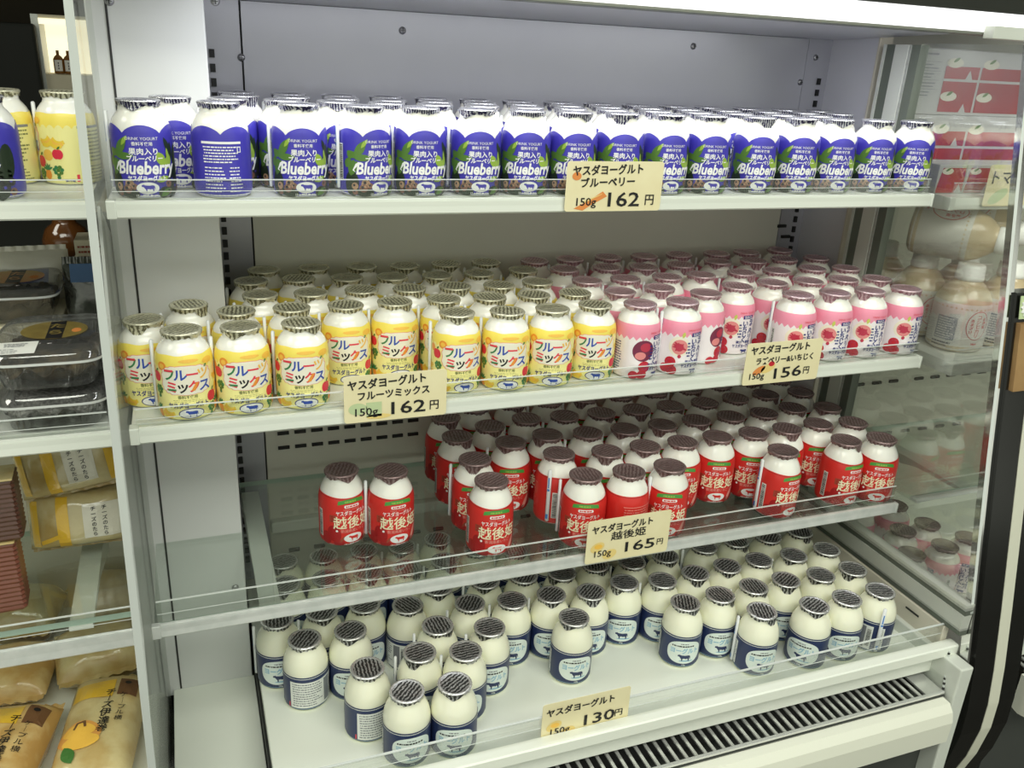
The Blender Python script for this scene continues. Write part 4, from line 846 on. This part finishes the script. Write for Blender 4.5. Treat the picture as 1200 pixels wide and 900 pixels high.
q = MB(); q.add([(-.014, .030, .0312), (.016, .030, .0312), (.016, .048, .0292), (-.014, .048, .0292)], [(0, 1, 2, 3)], 'label_blue'); q.build('blue_label', t)
t = pillow('wrapped_snack', 'white film-wrapped snack with blue print behind the orange stickered tray', 'snack', (-.095, 1.003, ZZ(-.272)), .10, .075, .022, 'wrap_white', None, (math.radians(84), 0, .1), None, 23, .006)
q = MB(); q.add([(-.012, .018, .0236), (.016, .018, .0236), (.018, .032, .0226), (-.010, .032, .0226)], [(0, 1, 2, 3)], 'text_blue'); q.build('blue_print', t)
for i, (z, w) in enumerate(((-.3270, .046), (-.2620, .042), (-.2300, .036))):
    b = MB(); h = (.0645, .0315, .0240)[i]; b.box((-w/2, -.02, 0), (w/2, .02, h), 'cream_box', .001); a = Flat(); a.bars(-w*430, 4, w*430, h*1000 - 4, 3, 'stamp_brown', 1, i + 2, .4); a.lay(b, (0, -.02, 0), (1, 0, 0), (0, 0, 1))
    tag(b.build('cream_box', None, (-.034 + .002*i, 1.000, ZZ(z))), ('bottom', 'middle', 'topmost')[i] + ' cream box of the small stack behind the dark pouch', 'box', 'cream boxes behind the dark pouch')
# counter and glazed pot behind the left bay
ct = MB(); ct.box((-1.4, 1.12, 0), (-.012, 1.45, ZZ(-.262)), 'partition_black', .003); tag(ct.build('back_counter'), 'black counter behind the left shelves under the brown pot', 'counter')
p = MB(); p.lathe([(0, 0), (.020, 0), (.026, .006), (.027, .020), (.022, .033), (.0135, .040), (.0125, .046), (.015, .050), (.015, .058), (.0, .058)], 'brown_glaze', 28); tag(p.build('glazed_pot', None, (-.075, 1.16, ZZ(-.262))), 'brown glazed pot behind the left shelves, above the trays', 'pot')
# bottles of the left bay
rg = random.Random(3)
bottle('fruit', -.0325, .900, ZZ(-.1347), -2.02, rg, 'yellow fruit yogurt bottle left of the divider, showing apple and banana prints', 'yellow bottles left of the divider', False, 1.0, 1)
bottle('fruit', -.0835, .900, ZZ(-.1347), -2.95, rg, 'yellow fruit yogurt bottle left of the divider, back text turned to the front', 'yellow bottles left of the divider', True, 1.0, 0)
bottle('blueberry', -.0850, .822, ZZ(-.1347), -.62, rg, 'blueberry yogurt bottle cut by the left edge of the photo', None, False, 1.0, 0)

# ------------------------------------------------------------------ right bay, behind the glass
mat('carton_white', (.52, .52, .51), .5); mat('carton_red', (.42, .03, .035), .45, noise=(9, (.32, .025, .03))); mat('carton_cream', (.72, .70, .58), .5)
def carton(label, x, y, z, w, d, h, seed):
    c = MB(); c.box((0, 0, 0), (w, d, h), 'carton_white', .001); W, H = w*1000, h*1000; a = Flat(); rg = random.Random(seed)
    a.bars(3, H - 9, 58, H - 4, 1, 'grey_text', 1, seed, .5)
    for k in range(4): a.rect(3, H - 16 - 11*k, 52, H - 15.6 - 11*k, 'grey_text', 1); a.bars(4, H - 25 - 11*k, 48, H - 17 - 11*k, 2, 'grey_text', 2, seed + k, .35)
    a.barcode(6, 4, 22, H*.38, 2, seed) if H > 60 else None
    for x0, x1 in ((60, 118), (122, W - 3)):
        a.rect(x0, 4, x1, H*.52, 'carton_red', 2); a.rect(x0, H*.56, x1, H - 20, 'carton_red', 2)
        for yb in (4, H*.56): a.poly([(x1 - 22, yb), (x1 - 10, yb), (x1 - 16, yb + 11)], 'carton_white', 3); a.ell(x0 + 14, yb + H*.24, 14, 6, 'carton_cream', 3, 14); a.leaf(x0 + 10, yb + H*.25, 12, 4, .5, 'leaf_green', 4)
    a.lay(c, (0, 0, 0), (1, 0, 0), (0, 0, 1)); return tag(c.build('juice_carton_pack', None, (x, y, ZZ(z))), label, 'carton', 'red and white cartons behind the right glass')
carton('white carton with red tomato pictures, upper one behind the right glass', .930, .905, -.0513, .30, .045, .080, 2)
carton('white carton with red tomato pictures, lower one behind the right glass', .930, .905, -.1386, .30, .045, .0870, 5)
for k in range(5):
    c = MB(); w, d, h = .0440, .050, .0350; c.box((0, 0, 0), (w, d, h), 'carton_white', .001); a = Flat()
    a.poly([(1, 6), (6, 31), (43, 31), (43, 1), (36, 12), (30, 1), (1, 1)], 'carton_red', 1); a.ell(14, 27, 9, 4, 'carton_cream', 2); a.leaf(10, 27, 9, 3, .4, 'leaf_green', 3); a.lay(c, (0, 0, 0), (1, 0, 0), (0, 0, 1))
    tag(c.build('tomato_carton', None, (.926 + .0455*k, .8185, ZZ(-.1386))), '%s small red carton from the glass, in front of the white cartons' % ORD[k + 1], 'carton', 'small red cartons behind the right glass')
mat('drink_milky', (.55, .44, .27), .3, coat=.6, noise=(20, (.62, .52, .34))); mat('drink_label', (.68, .67, .62), .35, coat=.4); mat('cap_white', (.80, .81, .77), .4); mat('stamp_red', (.55, .08, .07), .5)
DR = .0300; DP = [(.024, 0), (.0285, .003), (.0300, .008), (.0300, .058), (.0288, .066), (.0245, .076), (.0175, .086), (.0145, .089), (.0145, .0925)]
DB = MB().lathe([(0, .001), (.022, .001), (.024, 0)] + DP[1:] + [(0, .0925)], 'drink_milky', 36).mesh('bottle_body')
def dl():
    mb = MB(); f = prof_fn(DP); V = []; F = []; zs = [.004, .010, .03, .056, .061, .064]
    for k in range(61):
        u = 2*math.pi*k/60
        for z in zs: r = f(z) + .0001; V.append((r*math.sin(u), -r*math.cos(u), z))
    n = len(zs)
    for k in range(60):
        for i in range(n - 1): F.append((k*n+i, (k+1)*n+i, (k+1)*n+i+1, k*n+i+1))
    mb.add(V, F, 'drink_label', True); a = Flat()
    for c in (0, 94):
        a.ell(c, 38, 13, 19, 'stamp_red', 1, 30); a.ell(c, 38, 12, 18, 'drink_label', 2, 30)
        for i, ch in enumerate('コシヒカリ'): a.text(ch, c, 47 - 6*i, 6.4, 'stamp_red', 3, .03)
        for i, ch in enumerate('あまざけ'): a.text(ch, c - 7, 43 - 5*i, 4.6, 'stamp_red', 3, .03)
        for i, ch in enumerate('新潟産'): a.text(ch, c + 7, 45 - 5*i, 4.6, 'stamp_red', 3, .03)
        a.bars(c - 5, 12, c + 5, 16, 1, 'stamp_red', 3, 2, .6)
    a.rect(-44, 16, -22, 46, 'grey_text', 1); a.bars(-43, 17, -23, 45, 9, 'drink_label', 2, 3, .4); a.bars(-46, 6, -24, 14, 2, 'ink_black', 2, 4, .5)
    a.wrap(mb, DR, f); return mb.mesh('label_wrap')
DLB = dl()
DC = MB().lathe([(0, .1095), (.0130, .1095), (.0142, .1085), (.0148, .0960), (.0152, .0955), (.0152, .0905), (.0146, .0900), (0, .0900)], 'cap_white', 40).mesh('screw_cap')
def drink(label, loc, rot, group, sc=(1.14, 1.14, 1)):
    t = thing('rice_drink_bottle', label, 'drink bottle', loc, rot, group)
    t.scale = sc
    for nm, me in (('bottle_body', DB), ('label_wrap', DLB), ('screw_cap', DC)): o = bpy.data.objects.new(nm, me); C.objects.link(o); o.parent = t
for k, (x, y) in enumerate(((.990, .794), (.986, .8645), (.983, .935), (.983, 1.0055))):
    drink('milky rice drink bottle standing %s in the column nearest the glass' % ('in front', 'second', 'third', 'last')[k], (x, y, ZZ(-.3326)), (0, 0, -.15), 'standing rice drink bottles')
for k, (x, y) in enumerate(((1.062, .794), (1.058, .8645), (1.134, .796))):
    drink(('milky rice drink bottle standing beside the front one, cut by the glass edge', 'milky rice drink bottle behind the one cut by the glass edge', 'milky rice drink bottle furthest right behind the black end post')[k], (x, y, ZZ(-.3318)), (0, 0, .1 - .2*k), 'standing rice drink bottles')
def lying(label, tail, head, roll):
    a, h = Vector(tail), Vector(head); q = (h - a).to_track_quat('Z', 'Y')
    roll += max((math.radians(5*k) for k in range(72)), key=lambda r: (q @ Vector((math.sin(r), -math.cos(r), 0))).z); e = (q @ Matrix.Rotation(roll, 3, 'Z').to_quaternion()).to_euler()
    drink(label, (a.x, a.y, ZZ(a.z)), e, 'rice drink bottles lying on top', (1.12, 1.12, 1.12))
lying('milky rice drink bottle lying on the caps nearest the glass, cap towards us', (.958, .872, -.1892), (1.030, .775, -.1930), .55)
lying('milky rice drink bottle lying further right, partly behind the glass edge', (1.028, .905, -.1892), (1.105, .812, -.1925), .65)
for k, (x, y) in enumerate(((.985, .795), (1.030, .858), (.968, .862), (1.012, .745), (.950, .742), (1.063, .752), (1.035, .800))):
    K = KIND['fig']; nm = ('third from the glass at front', 'at the back', 'second behind the glass', 'front, near the end post', 'front, touching the glass', 'cut by the end post', 'in the middle')[k]
    t = thing('pale_pink_bottle', 'grey-capped pale pink bottle on the right deck, ' + nm, 'yogurt bottle', (x, y, ZZ(-.6885)), (0, 0, .4*k), 'pale pink bottles behind the right glass')
    for n_, me in (('bottle_body', K['body']), ('label_sleeve', K['label']), ('foil_cap', KIND['straw']['caps'][k % 2])): o = bpy.data.objects.new(n_, me); C.objects.link(o); o.parent = t
pillow('film_pack', 'crinkled pinkish film pack lying before the pale pink bottles, right deck', 'pack', (.985, .680, ZZ(-.689)), .06, .075, .045, 'pink_film_pack', None, (0, 0, .3), None, 31) if 'pink_film_pack' in MATS else None
# daisy on the wooden board
d = MB()
for k in range(14):
    a = 2*math.pi*k/14; c, s_ = math.cos(a), math.sin(a); P = [(.003, -.0012), (.010, -.0022), (.013, 0), (.010, .0022), (.003, .0012)]
    d.prism([(x_*c - y_*s_, x_*s_ + y_*c) for x_, y_ in P], 1, -.0012, 0, 'white_ink')
d.lathe([(0, .004), (.003, .0034), (.0045, 0)], 'banana', 14) if False else d.prism([(.0045*math.cos(6.283*k/14), .0045*math.sin(6.283*k/14)) for k in range(14)], 1, -.0026, -.0002, 'banana')
d.prism([(-.013, -.013), (.013, -.013), (.013, .013), (-.013, .013)], 1, .0002, .0012, 'draw_green')
tag(d.build('daisy_sign', None, (.941, edge_y(-.240) - .0085, ZZ(-.240)), (-.19, 0, 0)), 'white daisy with yellow centre on the wooden board, right edge', 'flower sign')

# ------------------------------------------------------------------ far background on the left
ds = thing('lit_display_case', 'lit cream display niche with two bottles, far behind top left', 'display case', (-.312, 4.0, 0)); ds.scale = (.58, 1, 1)
b = MB(); b.box((-.19, -.02, 0), (-.145, .20, ZZ(.035)), 'alu'); b.box((.145, -.02, 0), (.19, .20, ZZ(.035)), 'alu'); b.box((-.145, -.02, 0), (.145, .20, ZZ(-.182)), 'cream_box'); b.box((-.145, -.02, ZZ(.0)), (.145, .20, ZZ(.035)), 'cream_box'); b.build('cabinet', ds)
b = MB(); b.box((-.145, .15, ZZ(-.182)), (.145, .16, ZZ(.0)), 'backlight'); b.build('backlight_panel', ds)
b = MB(); b.box((-.145, -.025, ZZ(.0)), (.145, -.02, ZZ(.022)), 'backlight'); b.build('light_strip', ds)
for k, x in enumerate((-.352, -.316)):
    t = thing('amber_bottle', ('left', 'right')[k] + ' amber bottle with white label in the lit niche, far background', 'bottle', (x, 4.05, ZZ(-.181)), (0, 0, 0), 'amber bottles in the lit niche'); t.scale = (.44, .44, .72)
    b = MB(); b.lathe([(0, 0), (.040, 0), (.044, .005), (.044, .075), (.030, .090), (.013, .098), (.013, .122), (0, .122)], 'amber_glass', 24); b.build('bottle_body', t)
    b = MB(); V = []
    for i in range(9):
        a = -.75 + 1.5*i/8; V += [(.0446*math.sin(a), -.0446*math.cos(a), .015), (.0446*math.sin(a), -.0446*math.cos(a), .072)]
    b.add(V, [(2*i, 2*i+2, 2*i+3, 2*i+1) for i in range(8)], 'paper_white', True); a = Flat()
    for i in range(3): a.rect(-4, 24 + 14*i, 5, 33 + 14*i, 'ink_black', 1)
    a.lay(b, (0, -.0448, 0), (1, 0, 0), (0, 0, 1)); b.build('paper_label', t)
b = MB(); b.box((-1.5, 3.9, 0), (-.405, 3.96, ZZ(.0)), 'partition_black', .01); tag(b.build('partition'), 'black partition left of the lit niche, far background', 'partition')
for k, (x, y) in enumerate(((-.395, 4.2), (-.60, 4.3))):
    b = MB(); b.lathe([(0, -.004), (.03, -.004), (.036, 0)], 'downlight', 16, x, y, Z0 + 1.42); tag(b.build('ceiling_downlight'), ('nearer', 'further left')[k] + ' small round ceiling downlight in the dark background', 'downlight', 'ceiling downlights')
